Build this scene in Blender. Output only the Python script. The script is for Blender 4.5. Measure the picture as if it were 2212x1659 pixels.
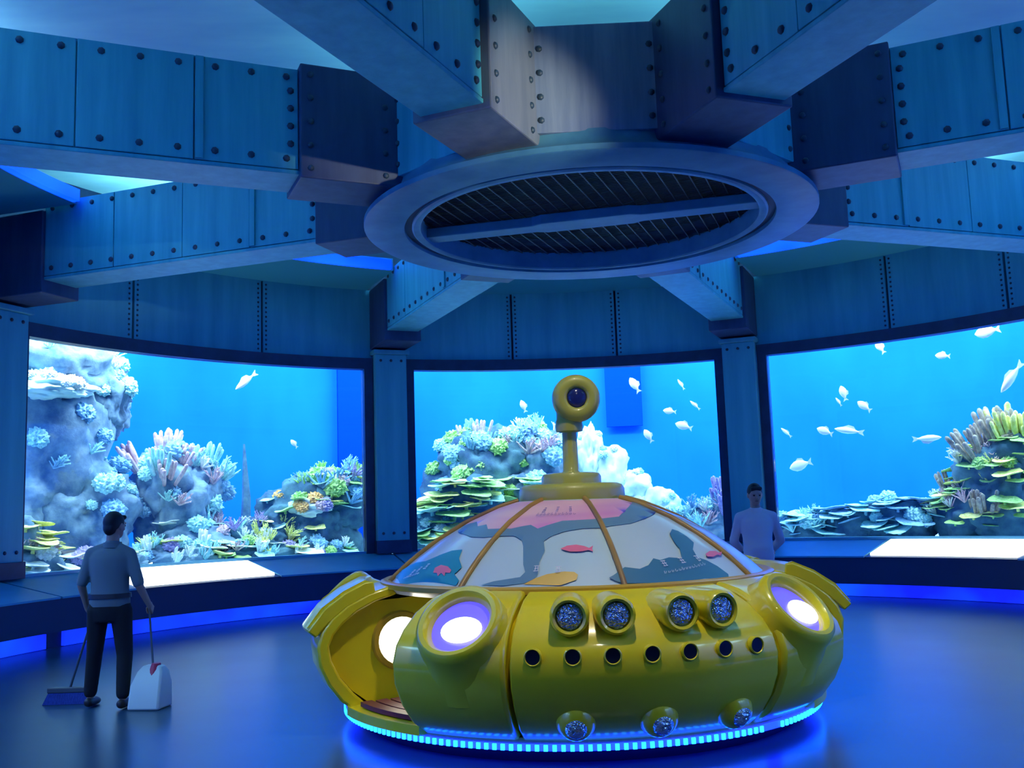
import bpy, bmesh, math, random
from mathutils import Vector, Matrix, noise
from mathutils.geometry import delaunay_2d_cdt

R_ = math.radians
random.seed(7)
scene = bpy.context.scene
col = scene.collection
for o in list(bpy.data.objects):
    bpy.data.objects.remove(o)

# ------------------------------------------------------------------ camera
CX, CY = 0.914, 10.875          # middle of the round hall
EYE = 1.63
cam = bpy.data.cameras.new('camera')
cam.sensor_width = 36.0
cam.lens = 36.0 * 2141.4 / 2212.0
cam.clip_end = 200
camo = bpy.data.objects.new('camera', cam)
col.objects.link(camo)
pitch, roll = 0.125, 0.033
camo.matrix_world = (Matrix.Translation((0, 0, EYE)) @ Matrix.Rotation(math.pi / 2 + pitch, 4, 'X')
                     @ Matrix.Rotation(-roll, 4, 'Z'))
scene.camera = camo

# ------------------------------------------------------------------ world, light, exposure
world = bpy.data.worlds.new('world')
scene.world = world
world.use_nodes = True
bg = world.node_tree.nodes['Background']
bg.inputs[0].default_value = (0.02, 0.06, 0.16, 1)
bg.inputs[1].default_value = 0.3
vs = scene.view_settings
vs.view_transform = 'Standard'
vs.look = 'None'
vs.exposure = 0.0
vs.gamma = 1.0
vs.use_curve_mapping = False
scene.cycles.use_denoising = True
scene.cycles.sample_clamp_indirect = 6.0
scene.cycles.max_bounces = 6
scene.cycles.use_adaptive_sampling = True
scene.cycles.adaptive_threshold = 0.05
scene.cycles.diffuse_bounces = 4
scene.cycles.glossy_bounces = 3


def area(name, loc, target, sx, sy, power, color, spread=180):
    l = bpy.data.lights.new(name, 'AREA')
    l.shape = 'RECTANGLE'
    l.size, l.size_y, l.energy, l.color = sx, sy, power, color
    l.spread = R_(spread)
    o = bpy.data.objects.new(name, l)
    col.objects.link(o)
    o.location = loc
    d = Vector(target) - Vector(loc)
    o.rotation_euler = d.to_track_quat('-Z', 'Y').to_euler()
    return o


def spot(name, loc, target, power, color, deg, blend=0.6, size=0.08):
    l = bpy.data.lights.new(name, 'SPOT')
    l.energy, l.color, l.spot_size, l.spot_blend, l.shadow_soft_size = power, color, R_(deg), blend, size
    o = bpy.data.objects.new(name, l)
    col.objects.link(o)
    o.location = loc
    o.rotation_euler = (Vector(target) - Vector(loc)).to_track_quat('-Z', 'Y').to_euler()
    return o


def pol(a, r, z=0.0):
    """azimuth (deg, 0 = away from the entrance, + = right), radius, height -> point of the hall"""
    return Vector((CX + r * math.sin(R_(a)), CY + r * math.cos(R_(a)), z))


# lamps over the tanks (above the water, behind the wall over each window)
TANK_P = 170
for a in range(-150, 151, 15):
    p = pol(a, 11.3, 6.0)
    area('tank_lamp', p, p - Vector((0, 0, 1)), 2.0, 1.6, TANK_P, (0.40, 0.78, 1.0))
for a in (-62, -48, -34, -14, 0, 14, 32, 46, 60):
    area('tank_fill_lamp', pol(a, 9.25, 5.9), pol(a, 10.6, 1.5), 1.6, 0.5, 240 if a < -40 else 160, (0.72, 0.95, 1.0))  # extra row added near the glass to brighten reef fronts and fish
# two warm spotlights of the hall
spot('hub_spot', (3.03, 5.2, 4.25), (0.06, 8.4, 5.15), 1000, (1.0, 0.93, 0.66), 23, 0.9, 0.05)
spot('ride_spot', (1.05, 2.35, 5.95), (0.75, 7.4, 0.9), 70, (1.0, 0.93, 0.75), 46, 0.9, 0.10)
spot('ride_top_spot', (0.75, 5.6, 6.3), (0.5, 7.6, 0.9), 600, (1.0, 0.92, 0.68), 62, 0.9, 0.15)


# ------------------------------------------------------------------ materials
def new_mat(name):
    m = bpy.data.materials.new(name)
    m.use_nodes = True
    nt = m.node_tree
    return m, nt, nt.nodes['Principled BSDF'], nt.nodes['Material Output']


def plain(name, c, rough=0.5, metal=0.0, coat=0.0, spec=0.5, trans=0.0):
    m, nt, b, out = new_mat(name)
    b.inputs['Base Color'].default_value = (*c, 1)
    b.inputs['Roughness'].default_value = rough
    b.inputs['Metallic'].default_value = metal
    b.inputs['Coat Weight'].default_value = coat
    b.inputs['Coat Roughness'].default_value = 0.06
    b.inputs['Specular IOR Level'].default_value = spec
    b.inputs['Transmission Weight'].default_value = trans
    return m


def ramp_mat(name, c1, c2, scale=(1, 1, 1), nscale=3.0, detail=5, rough=0.5, bump=0.0, lo=0.35, hi=0.65, coat=0.0,
             c3=None, rvar=0.0, metal=0.0):
    m, nt, b, out = new_mat(name)
    N, L = nt.nodes, nt.links
    tc = N.new('ShaderNodeTexCoord')
    mp = N.new('ShaderNodeMapping')
    mp.inputs['Scale'].default_value = scale
    nz = N.new('ShaderNodeTexNoise')
    nz.inputs['Scale'].default_value = nscale
    nz.inputs['Detail'].default_value = detail
    nz.inputs['Roughness'].default_value = 0.6
    cr = N.new('ShaderNodeValToRGB')
    cr.color_ramp.elements[0].position = lo
    cr.color_ramp.elements[1].position = hi
    cr.color_ramp.elements[0].color = (*c1, 1)
    cr.color_ramp.elements[1].color = (*c2, 1)
    if c3:
        e = cr.color_ramp.elements.new(min(0.98, hi + 0.15))
        e.color = (*c3, 1)
    L.new(tc.outputs['Object'], mp.inputs[0])
    L.new(mp.outputs[0], nz.inputs['Vector'])
    L.new(nz.outputs['Fac'], cr.inputs[0])
    L.new(cr.outputs[0], b.inputs['Base Color'])
    b.inputs['Roughness'].default_value = rough
    b.inputs['Coat Weight'].default_value = coat
    b.inputs['Coat Roughness'].default_value = 0.08
    b.inputs['Metallic'].default_value = metal
    if rvar:
        mr = N.new('ShaderNodeMapRange')
        mr.inputs['To Min'].default_value = max(0.02, rough - rvar)
        mr.inputs['To Max'].default_value = rough + rvar
        L.new(nz.outputs['Fac'], mr.inputs['Value'])
        L.new(mr.outputs[0], b.inputs['Roughness'])
    if bump:
        bp = N.new('ShaderNodeBump')
        bp.inputs['Strength'].default_value = bump
        bp.inputs['Distance'].default_value = 0.05
        L.new(nz.outputs['Fac'], bp.inputs['Height'])
        L.new(bp.outputs[0], b.inputs['Normal'])
    return m


def emit(name, c, strength):
    m, nt, b, out = new_mat(name)
    b.inputs['Base Color'].default_value = (*c, 1)
    b.inputs['Emission Color'].default_value = (*c, 1)
    b.inputs['Emission Strength'].default_value = strength
    b.inputs['Roughness'].default_value = 0.4
    return m


def led_mat(name, c1, c2, strength, scale):
    """an LED strip: lamps in a row, so brighter and dimmer stretches"""
    m, nt, b, out = new_mat(name)
    N, L = nt.nodes, nt.links
    tc = N.new('ShaderNodeTexCoord')
    nz = N.new('ShaderNodeTexNoise')
    nz.inputs['Scale'].default_value = scale
    cr = N.new('ShaderNodeValToRGB')
    cr.color_ramp.elements[0].position = 0.35
    cr.color_ramp.elements[1].position = 0.7
    cr.color_ramp.elements[0].color = (*c1, 1)
    cr.color_ramp.elements[1].color = (*c2, 1)
    L.new(tc.outputs['Object'], nz.inputs['Vector'])
    L.new(nz.outputs['Fac'], cr.inputs[0])
    L.new(cr.outputs[0], b.inputs['Emission Color'])
    b.inputs['Base Color'].default_value = (*c1, 1)
    b.inputs['Emission Strength'].default_value = strength
    return m


def glass_mat(name, tint=(0.93, 0.98, 1.0)):
    m, nt, b, out = new_mat(name)
    N, L = nt.nodes, nt.links
    N.remove(b)
    t = N.new('ShaderNodeBsdfTransparent')
    t.inputs[0].default_value = (*tint, 1)
    g = N.new('ShaderNodeBsdfGlossy')
    g.inputs['Roughness'].default_value = 0.02
    fr = N.new('ShaderNodeFresnel')
    fr.inputs[0].default_value = 1.3
    mx = N.new('ShaderNodeMixShader')
    L.new(fr.outputs[0], mx.inputs[0])
    L.new(t.outputs[0], mx.inputs[1])
    L.new(g.outputs[0], mx.inputs[2])
    L.new(mx.outputs[0], out.inputs[0])
    return m


M = {}
M['steel'] = ramp_mat('weathered_blue_steel', (0.035, 0.32, 0.44), (0.075, 0.46, 0.58), (3.0, 3.0, 0.22), 2.2, 6, 0.5, 0.06,
                      0.3, 0.72, c3=(0.11, 0.54, 0.58))
M['steel_wall'] = ramp_mat('blue_wall_steel', (0.055, 0.34, 0.47), (0.09, 0.48, 0.60), (2.2, 2.2, 0.25), 1.6, 6, 0.55, 0.05,
                           0.3, 0.7, c3=(0.11, 0.56, 0.60))
M['steel_dark'] = ramp_mat('dark_navy_steel', (0.025, 0.045, 0.13), (0.04, 0.07, 0.17), (3, 3, 0.4), 2.0, 5, 0.5, 0.04)
M['sleeve_lit'] = ramp_mat('navy_steel_lit', (0.10, 0.13, 0.20), (0.15, 0.18, 0.25), (3, 3, 0.4), 2.0, 5, 0.5, 0.04)  # lightened sleeve navy: the spotlight's brightness is put into the colour
M['frame'] = ramp_mat('navy_frame_paint', (0.012, 0.028, 0.09), (0.02, 0.045, 0.13), (2, 2, 2), 2.0, 4, 0.5)
M['rivet'] = plain('rivet_dark', (0.02, 0.05, 0.10), 0.5)
M['hub_steel'] = ramp_mat('hub_steel', (0.13, 0.19, 0.34), (0.22, 0.29, 0.44), (4, 4, 0.3), 2.0, 6, 0.45, 0.05)
M['ring'] = ramp_mat('vent_ring_paint', (0.04, 0.17, 0.32), (0.07, 0.24, 0.40), (1, 1, 1), 2.5, 5, 0.5, 0.03)
M['groove'] = plain('vent_groove', (0.03, 0.05, 0.16), 0.6)
M['mesh_back'] = plain('vent_dark', (0.006, 0.008, 0.015), 0.9)
M['wire'] = plain('grille_wire', (0.11, 0.12, 0.14), 0.5, 0.3)
M['ceiling'] = ramp_mat('pale_ceiling', (0.50, 0.64, 0.80), (0.76, 0.86, 0.92), (0.35, 1.1, 1), 1.1, 4, 0.8, 0.0, 0.3, 0.7)
M['cove'] = plain('cove_paint', (0.05, 0.42, 0.54), 0.6)
M['floor'] = ramp_mat('blue_epoxy_floor', (0.018, 0.050, 0.095), (0.032, 0.085, 0.14), (1, 1, 1), 0.7, 5, 0.30, 0.0, 0.3, 0.7)
M['desk'] = ramp_mat('desk_blue_panel', (0.08, 0.36, 0.58), (0.11, 0.44, 0.66), (1, 1, 1), 1.2, 4, 0.4)
M['plinth'] = plain('plinth_navy', (0.018, 0.03, 0.11), 0.4)
M['lightbox'] = emit('lit_panel', (0.86, 1.0, 1.0), 4.0)
M['led_cove'] = led_mat('led_cove_blue', (0.0, 0.025, 1.0), (0.006, 0.10, 1.0), 3.2, 0.6)
M['led_toe'] = led_mat('led_toe_blue', (0.004, 0.010, 0.7), (0.004, 0.06, 1.0), 1.7, 0.9)
M['glass'] = glass_mat('tank_pane')
M['water_wall'] = ramp_mat('tank_backdrop', (0.004, 0.13, 0.84), (0.008, 0.19, 0.90), (0.5, 0.5, 0.3), 0.7, 3, 0.7, 0, 0.3, 0.7)
M['water_wall'].node_tree.nodes['Principled BSDF'].inputs['Specular IOR Level'].default_value = 0.05
M['water_panel'] = plain('tank_far_panel', (0.001, 0.05, 0.42), 0.9, spec=0.02)
M['sand'] = ramp_mat('tank_sand', (0.40, 0.62, 0.78), (0.62, 0.80, 0.88), (1, 1, 1), 3.0, 6, 0.9, 0.2)
M['tank_dark'] = plain('tank_blue_wall', (0.01, 0.14, 0.45), 0.8)
M['rock'] = ramp_mat('reef_rock', (0.05, 0.13, 0.26), (0.30, 0.46, 0.58), (1, 1, 1), 2.4, 10, 0.9, 0.7, 0.35, 0.7,
                     c3=(0.70, 0.80, 0.84))
M['rock_dark'] = ramp_mat('reef_rock_dark', (0.02, 0.07, 0.16), (0.09, 0.22, 0.28), (1, 1, 1), 3.0, 10, 0.9, 0.7)
M['rock_pale'] = ramp_mat('pale_reef_rock', (0.45, 0.72, 0.70), (0.85, 0.96, 0.92), (1, 1, 1), 2.0, 6, 0.8, 0.3)
for k, c1, c2 in (('c_yellow', (0.62, 0.66, 0.12), (0.90, 0.90, 0.40)), ('c_green', (0.22, 0.50, 0.12), (0.50, 0.76, 0.28)),
                  ('c_cyan', (0.26, 0.62, 0.66), (0.55, 0.86, 0.86)), ('c_blue', (0.14, 0.36, 0.62), (0.36, 0.62, 0.80)),
                  ('c_pink', (0.50, 0.32, 0.42), (0.78, 0.60, 0.64)), ('c_brown', (0.24, 0.20, 0.16), (0.46, 0.40, 0.30)),
                  ('c_white', (0.72, 0.80, 0.78), (0.95, 0.97, 0.95)), ('c_orange', (0.70, 0.36, 0.10), (0.85, 0.55, 0.2)),
                  ('c_purple', (0.24, 0.20, 0.50), (0.46, 0.40, 0.68))):
    M[k] = ramp_mat('coral_' + k[2:], c1, c2, (1, 1, 1), 6.0, 5, 0.8, 0.25)
M['fish'] = plain('silver_fish', (0.92, 0.93, 0.92), 0.4)
M['fin'] = plain('pale_fin', (0.55, 0.68, 0.78), 0.5)


# ------------------------------------------------------------------ mesh helpers
def finish(me, smooth=None):
    bm = bmesh.new()
    bm.from_mesh(me)
    bmesh.ops.recalc_face_normals(bm, faces=bm.faces)
    bm.to_mesh(me)
    bm.free()
    if smooth is not None:
        for p in me.polygons:
            p.use_smooth = True
        if smooth < 179:
            me.set_sharp_from_angle(angle=R_(smooth))


def mk(name, geo, mat, parent=None, loc=None, smooth=None, bevel=0.0, recalc=True):
    v, f = geo
    me = bpy.data.meshes.new(name)
    me.from_pydata([tuple(p) for p in v], [], f)
    if recalc:
        finish(me, smooth)
    elif smooth is not None:
        for p in me.polygons:
            p.use_smooth = True
    me.materials.append(mat)
    o = bpy.data.objects.new(name, me)
    col.objects.link(o)
    if parent:
        o.parent = parent
    if loc is not None:
        o.location = loc
    if bevel:
        b = o.modifiers.new('bevel', 'BEVEL')
        b.width = bevel
        b.segments = 2
        b.limit_method = 'ANGLE'
        b.angle_limit = R_(40)
    return o


def link_copy(src, parent=None, loc=None, rot=None, scale=None, mat=None):
    o = src.copy()
    col.objects.link(o)
    o.parent = parent
    if loc is not None:
        o.location = loc
    if rot is not None:
        o.rotation_euler = rot
    if scale is not None:
        o.scale = scale
    return o


def inst(name, me, parent, loc, rot=None, scale=None, quat=None):
    o = bpy.data.objects.new(name, me)
    col.objects.link(o)
    o.parent = parent
    o.location = loc
    if quat is not None:
        o.rotation_mode = 'QUATERNION'
        o.rotation_quaternion = quat
    elif rot is not None:
        o.rotation_euler = rot
    if scale is not None:
        o.scale = scale if hasattr(scale, '__len__') else (scale,) * 3
    return o


def tmesh(name, geo, mat, smooth=None):
    me = bpy.data.meshes.new(name)
    me.from_pydata([tuple(p) for p in geo[0]], [], geo[1])
    finish(me, smooth)
    me.materials.append(mat)
    return me


def thing(name, label, cat, loc=(0, 0, 0), rz=0.0, group=None):
    o = bpy.data.objects.new(name, None)
    col.objects.link(o)
    o.location = loc
    o.rotation_euler = (0, 0, rz)
    o['label'] = label
    o['category'] = cat
    if group:
        o['group'] = group
    return o


def tag(o, label, cat, group=None):
    o['label'] = label
    o['category'] = cat
    if group:
        o['group'] = group
    return o


def struct(o):
    o['kind'] = 'structure'
    return o


def join(*gs):
    V, F = [], []
    for v, f in gs:
        n = len(V)
        V += list(v)
        F += [tuple(i + n for i in q) for q in f]
    return V, F


def xf(geo, mat):
    return [mat @ Vector(p) for p in geo[0]], geo[1]


def box(x0, x1, y0, y1, z0, z1):
    v = [(x0, y0, z0), (x1, y0, z0), (x1, y1, z0), (x0, y1, z0), (x0, y0, z1), (x1, y0, z1), (x1, y1, z1), (x0, y1, z1)]
    return v, [(0, 3, 2, 1), (4, 5, 6, 7), (0, 1, 5, 4), (1, 2, 6, 5), (2, 3, 7, 6), (3, 0, 4, 7)]


def sweep(prof, a0, a1, n=None, front=False):
    """closed (r, z) outline swept around the vertical axis from a0 to a1 degrees.
    front=False: 0 deg points to +y; front=True: 0 deg points to -y"""
    if n is None:
        n = max(1, int(abs(a1 - a0) / 2.5))
    full = abs(abs(a1 - a0) - 360) < 1e-6
    s = -1.0 if front else 1.0
    V, F, m = [], [], len(prof)
    cnt = n if full else n + 1
    for i in range(cnt):
        a = R_(a0 + (a1 - a0) * i / n)
        for r, z in prof:
            V.append((r * math.sin(a), s * r * math.cos(a), z))
    for i in range(n):
        i2 = (i + 1) % cnt
        for j in range(m):
            k = (j + 1) % m
            F.append((i * m + j, i * m + k, i2 * m + k, i2 * m + j))
    if not full:
        F.append(tuple(range(m)))
        F.append(tuple(reversed(range(n * m, n * m + m))))
    return V, F


def lathe(prof, n=32):
    """open (r, z) line turned about z; poles where r == 0"""
    V, F, rows = [], [], []
    for r, z in prof:
        if r < 1e-6:
            rows.append([len(V)])
            V.append((0, 0, z))
        else:
            rows.append(list(range(len(V), len(V) + n)))
            V += [(r * math.cos(2 * math.pi * i / n), r * math.sin(2 * math.pi * i / n), z) for i in range(n)]
    for a, b in zip(rows[:-1], rows[1:]):
        for i in range(n):
            j = (i + 1) % n
            if len(a) == 1 and len(b) == 1:
                continue
            if len(a) == 1:
                F.append((a[0], b[i], b[j]))
            elif len(b) == 1:
                F.append((a[i], b[0], a[j]))
            else:
                F.append((a[i], b[i], b[j], a[j]))
    return V, F


def tube(pts, rads, n=10, cap=True):
    pts = [Vector(p) for p in pts]
    if not hasattr(rads, '__len__'):
        rads = [rads] * len(pts)
    V, F = [], []
    up = None
    for i, p in enumerate(pts):
        d = (pts[min(i + 1, len(pts) - 1)] - pts[max(i - 1, 0)]).normalized()
        if up is None:
            up = d.orthogonal().normalized()
        up = (up - d * up.dot(d)).normalized()
        s = d.cross(up)
        for k in range(n):
            t = 2 * math.pi * k / n
            V.append(p + (up * math.cos(t) + s * math.sin(t)) * rads[i])
    for i in range(len(pts) - 1):
        for k in range(n):
            j = (k + 1) % n
            F.append((i * n + k, i * n + j, (i + 1) * n + j, (i + 1) * n + k))
    if cap:
        F.append(tuple(reversed(range(n))))
        F.append(tuple(range((len(pts) - 1) * n, len(pts) * n)))
    return V, F


def capsule(p0, r0, p1, r1, n=12, sc=None):
    """tapered capsule"""
    p0, p1 = Vector(p0), Vector(p1)
    d = p1 - p0
    L = d.length
    if L < 1e-6:
        d, L = Vector((0, 0, 1)), 1e-6
    d.normalize()
    pts, rr = [], []
    for t in (88, 60, 30):
        pts.append(p0 - d * r0 * math.sin(R_(t)))
        rr.append(r0 * math.cos(R_(t)))
    for t in (0, .25, .5, .75, 1):
        pts.append(p0 + d * L * t)
        rr.append(r0 + (r1 - r0) * t)
    for t in (30, 60, 88):
        pts.append(p1 + d * r1 * math.sin(R_(t)))
        rr.append(r1 * math.cos(R_(t)))
    return tube(pts, rr, n)


def loft(rings, n=20):
    """rings: (cx, cy, z, rx, ry), bottom to top, closed"""
    V, F = [], []
    for cx, cy, z, rx, ry in rings:
        for k in range(n):
            t = 2 * math.pi * k / n
            V.append((cx + rx * math.cos(t), cy + ry * math.sin(t), z))
    m = len(rings)
    for i in range(m - 1):
        for k in range(n):
            j = (k + 1) % n
            F.append((i * n + k, i * n + j, (i + 1) * n + j, (i + 1) * n + k))
    F.append(tuple(reversed(range(n))))
    F.append(tuple(range((m - 1) * n, m * n)))
    return V, F


def ellipsoid(c, rx, ry, rz, n=16, m=10):
    V, F = lathe([(math.sin(math.pi * i / m), -math.cos(math.pi * i / m)) if 0 < i < m else (0, -1 if i == 0 else 1)
                  for i in range(m + 1)], n)
    return [(c[0] + x * rx, c[1] + y * ry, c[2] + z * rz) for x, y, z in V], F


HALL = (CX, CY, 0)

# ------------------------------------------------------------------ the setting
PIL = [-156.0, -113.3, -70.3, -22.35, 23.7, 69.8, 114.3, 159.5]
WIN = {1: (-67.2, -25.6), 2: (-19.06, 20.42), 3: (27.0, 66.6), 4: (-110.2, -73.5), 5: (73.1, 111.1),
       6: (-152.8, -116.5), 7: (117.5, 156.2)}  # this back pair is unseen, added to light the girders from behind

struct(mk('floor', box(-12, 14, -4, 24, -0.1, 0), M['floor']))
cei = struct(mk('ceiling', join(sweep([(0.0, 6.9), (9.0, 6.9), (9.0, 7.05), (0.0, 7.05)], 0, 360, 72),
                                box(-3.4, 3.2, -15.0, -8.2, 6.9, 7.05)), M['ceiling'], loc=HALL))

SIDES = {(-70.3, -22.35): 'left', (-22.35, 23.7): 'center', (23.7, 69.8): 'right', (-113.3, -70.3): 'far_left',
         (69.8, 114.3): 'far_right', (-156.0, -113.3): 'back_left', (114.3, 159.5): 'back_right'}
SEAMS = {'left': [-54.5, -38.5], 'center': [-5.83, 7.89], 'right': [42.0, 55.5], 'far_left': [-92], 'far_right': [92],
         'back_left': [-134], 'back_right': [136]}

riv = tmesh('rivet', lathe([(0.036, -0.004), (0.034, 0.010), (0.022, 0.022), (0, 0.027)], 7), M['rivet'], 60)
for (a0, a1), nm in SIDES.items():
    w = struct(mk('wall_' + nm, sweep([(8.77, 4.5), (8.88, 4.5), (8.88, 6.9), (8.77, 6.9)], a0, a1), M['frame'], loc=HALL,
                  smooth=30))
    ed = [a0 + 1.9] + SEAMS[nm] + [a1 - 1.9]
    for i in range(len(ed) - 1):
        g0, g1 = ed[i] + (0.14 if i else 0), ed[i + 1] - (0.14 if i < len(ed) - 2 else 0)
        mk('wall_panel', sweep([(8.68, 4.56), (8.76, 4.56), (8.76, 5.9), (8.68, 5.9)], g0, g1), M['steel_wall'], w, smooth=30)
    rg = []
    for s in SEAMS[nm]:
        for dd in (-0.5, 0.5):
            z = 4.64
            while z < 5.85:
                b = lathe([(0.022, 0), (0.016, 0.012), (0, 0.016)], 6)
                a = R_(s + dd)
                mt = Matrix.Translation((8.68 * math.sin(a), 8.68 * math.cos(a), z)) @ Matrix.Rotation(-a, 4, 'Z') \
                    @ Matrix.Rotation(math.pi / 2, 4, 'X')
                rg.append(xf(b, mt))
                z += 0.085
    rv = mk('seam_rivets', join(*rg), M['rivet'], w)
    rv['kind'] = 'stuff'

# passage behind the viewer
struct(mk('wall_passage_left', box(-2.85, -2.62, -4, 2.95, 0, 6.9), M['steel_wall']))
struct(mk('wall_passage_right', box(4.03, 4.26, -4, 2.75, 0, 6.9), M['steel_wall']))
struct(mk('wall_passage_end', box(-2.85, 4.26, -4.2, -4, 0, 6.9), M['steel_wall']))

# windows: frame bars and curved pane
for n, (a0, a1) in WIN.items():
    f = 1.15
    w = struct(mk('window_%d' % n, sweep([(8.58, 4.35), (8.80, 4.35), (8.80, 4.56), (8.58, 4.56)], a0 - f, a1 + f), M['frame'],
                  loc=HALL, smooth=30))
    mk('window_jamb', sweep([(8.58, 0.88), (8.80, 0.88), (8.80, 4.35), (8.58, 4.35)], a0 - f, a0, 2), M['frame'], w)
    mk('window_jamb', sweep([(8.58, 0.88), (8.80, 0.88), (8.80, 4.35), (8.58, 4.35)], a1, a1 + f, 2), M['frame'], w)
    mk('window_sill', sweep([(8.60, 0.84), (8.80, 0.84), (8.80, 0.93), (8.60, 0.93)], a0, a1), M['desk'], w, smooth=30)
    mk('window_pane', sweep([(8.70, 0.93), (8.73, 0.93), (8.73, 4.35), (8.70, 4.35)], a0, a1), M['glass'], w, smooth=30)

# cove ledge over each wall with its blue LED bar
for k, ((a0, a1), nm) in enumerate(SIDES.items()):
    c = struct(mk('trim_%d' % (k + 1), sweep([(7.02, 5.90), (8.80, 5.90), (8.80, 6.0), (7.14, 6.0), (7.14, 6.12), (7.02, 6.12)],
                                             a0 + 2.6, a1 - 2.6), M['cove'], loc=HALL, smooth=30))
M['fill_glow'] = emit('cove_fill_glow', (0.32, 0.92, 1.0), 16.0)  # unseen glowing strips added on the ledges as ambient fill
PLACE = {'left': 'left', 'center': 'middle', 'right': 'right', 'far_left': 'far left', 'far_right': 'far right',
         'back_left': 'added back left', 'back_right': 'added back right'}
for (a0, a1), nm in SIDES.items():
    L = mk('led_bar', sweep([(6.90, 5.90), (7.01, 5.90), (7.01, 6.06), (6.90, 6.06)], a0 + 3.2, a1 - 3.2), M['led_cove'],
           loc=HALL, smooth=30)
    U = mk('fill_glow', sweep([(7.16, 6.001), (7.42, 6.001), (7.40, 6.06), (7.16, 6.04)], a0 + 3.2, a1 - 3.2), M['fill_glow'], L, smooth=30)
    tag(L, 'glowing blue LED bar along the ceiling cove above the %s tank window' % PLACE[nm], 'light', 'cove LED bars')

# display desks under the windows
for (a0, a1), nm in SIDES.items():
    a0, a1 = max(a0, -153.0), min(a1, 156.5)
    d = thing('display_desk', 'curved navy display desk with sloping blue top under the %s tank window' % PLACE[nm], 'desk',
              HALL, 0, 'display desks under the windows')
    mk('plinth', sweep([(7.56, 0), (8.78, 0), (8.78, 0.86), (8.6, 0.86), (7.43, 0.64), (7.43, 0.215), (7.56, 0.215)], a0, a1),
       M['plinth'], d, smooth=30)
    lit = {'left': (-59.3, -40.9), 'right': (40.6, 58.6)}.get(nm)
    top = lambda r0, r1, h: [(r0, 0.645 + (r0 - 7.43) * 0.188), (r1, 0.645 + (r1 - 7.43) * 0.188),
                             (r1, 0.645 + (r1 - 7.43) * 0.188 + h), (r0, 0.645 + (r0 - 7.43) * 0.188 + h)]
    spans = [(a0 + .1, a1 - .1)] if not lit else [(a0 + .1, lit[0] - 0.5), (lit[1] + 0.5, a1 - .1)]
    for s0, s1 in spans:
        n = max(1, round((s1 - s0) / 16))
        for i in range(n):
            mk('desk_panel', sweep(top(7.41, 8.6, 0.025), s0 + (s1 - s0) * i / n + 0.05, s0 + (s1 - s0) * (i + 1) / n - 0.05),
               M['desk'], d, smooth=30)
    if lit:
        mk('panel_tray', sweep(top(7.41, 8.6, 0.010), lit[0] - 0.45, lit[1] + 0.45), M['frame'], d, smooth=30)
        lb = mk('lit_panel', sweep(top(7.52, 8.50, 0.05), lit[0], lit[1]), M['lightbox'], d, smooth=30)
        lb['label'] = 'glowing white information panel set in the desk top'
    mk('led_strip', sweep([(7.50, 0.01), (7.555, 0.01), (7.555, 0.20), (7.50, 0.20)], a0 + 1.2, a1 - 1.2), M['led_toe'], d,
       smooth=30)['label'] = 'blue LED strip at the foot of the desk'

# pillars
PN = {-70.3: 'at the left edge, left of the left tank window', -22.35: 'between the left and middle tank windows',
      23.7: 'between the middle and right tank windows behind the man', 69.8: 'at the far end of the right tank window',
      -113.3: 'at the far end of the far left window', 114.3: 'at the far end of the far right window',
      -156.0: 'at the left side of the entrance', 159.5: 'at the right side of the entrance'}
for a in PIL:
    p = thing('pillar', 'flat blue steel pillar ' + PN[a], 'pillar', HALL, R_(90 - a), 'pillars between the tank windows')
    mk('shaft', box(8.42, 8.79, -0.305, 0.305, 0.88, 4.62), M['steel_wall'], p, bevel=0.015)
    mk('capital', box(8.36, 8.79, -0.35, 0.35, 4.62, 4.70), M['steel_wall'], p, bevel=0.01)
    mk('base', box(8.38, 8.79, -0.335, 0.335, 0.885, 1.12), M['frame'], p, bevel=0.01)
    for yy in (-0.2, 0.0, 0.2):
        for zz in (4.5, 1.25):
            inst('rivet', riv, p, (8.42, yy, zz), (0, -math.pi / 2, 0), 0.8)

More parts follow.
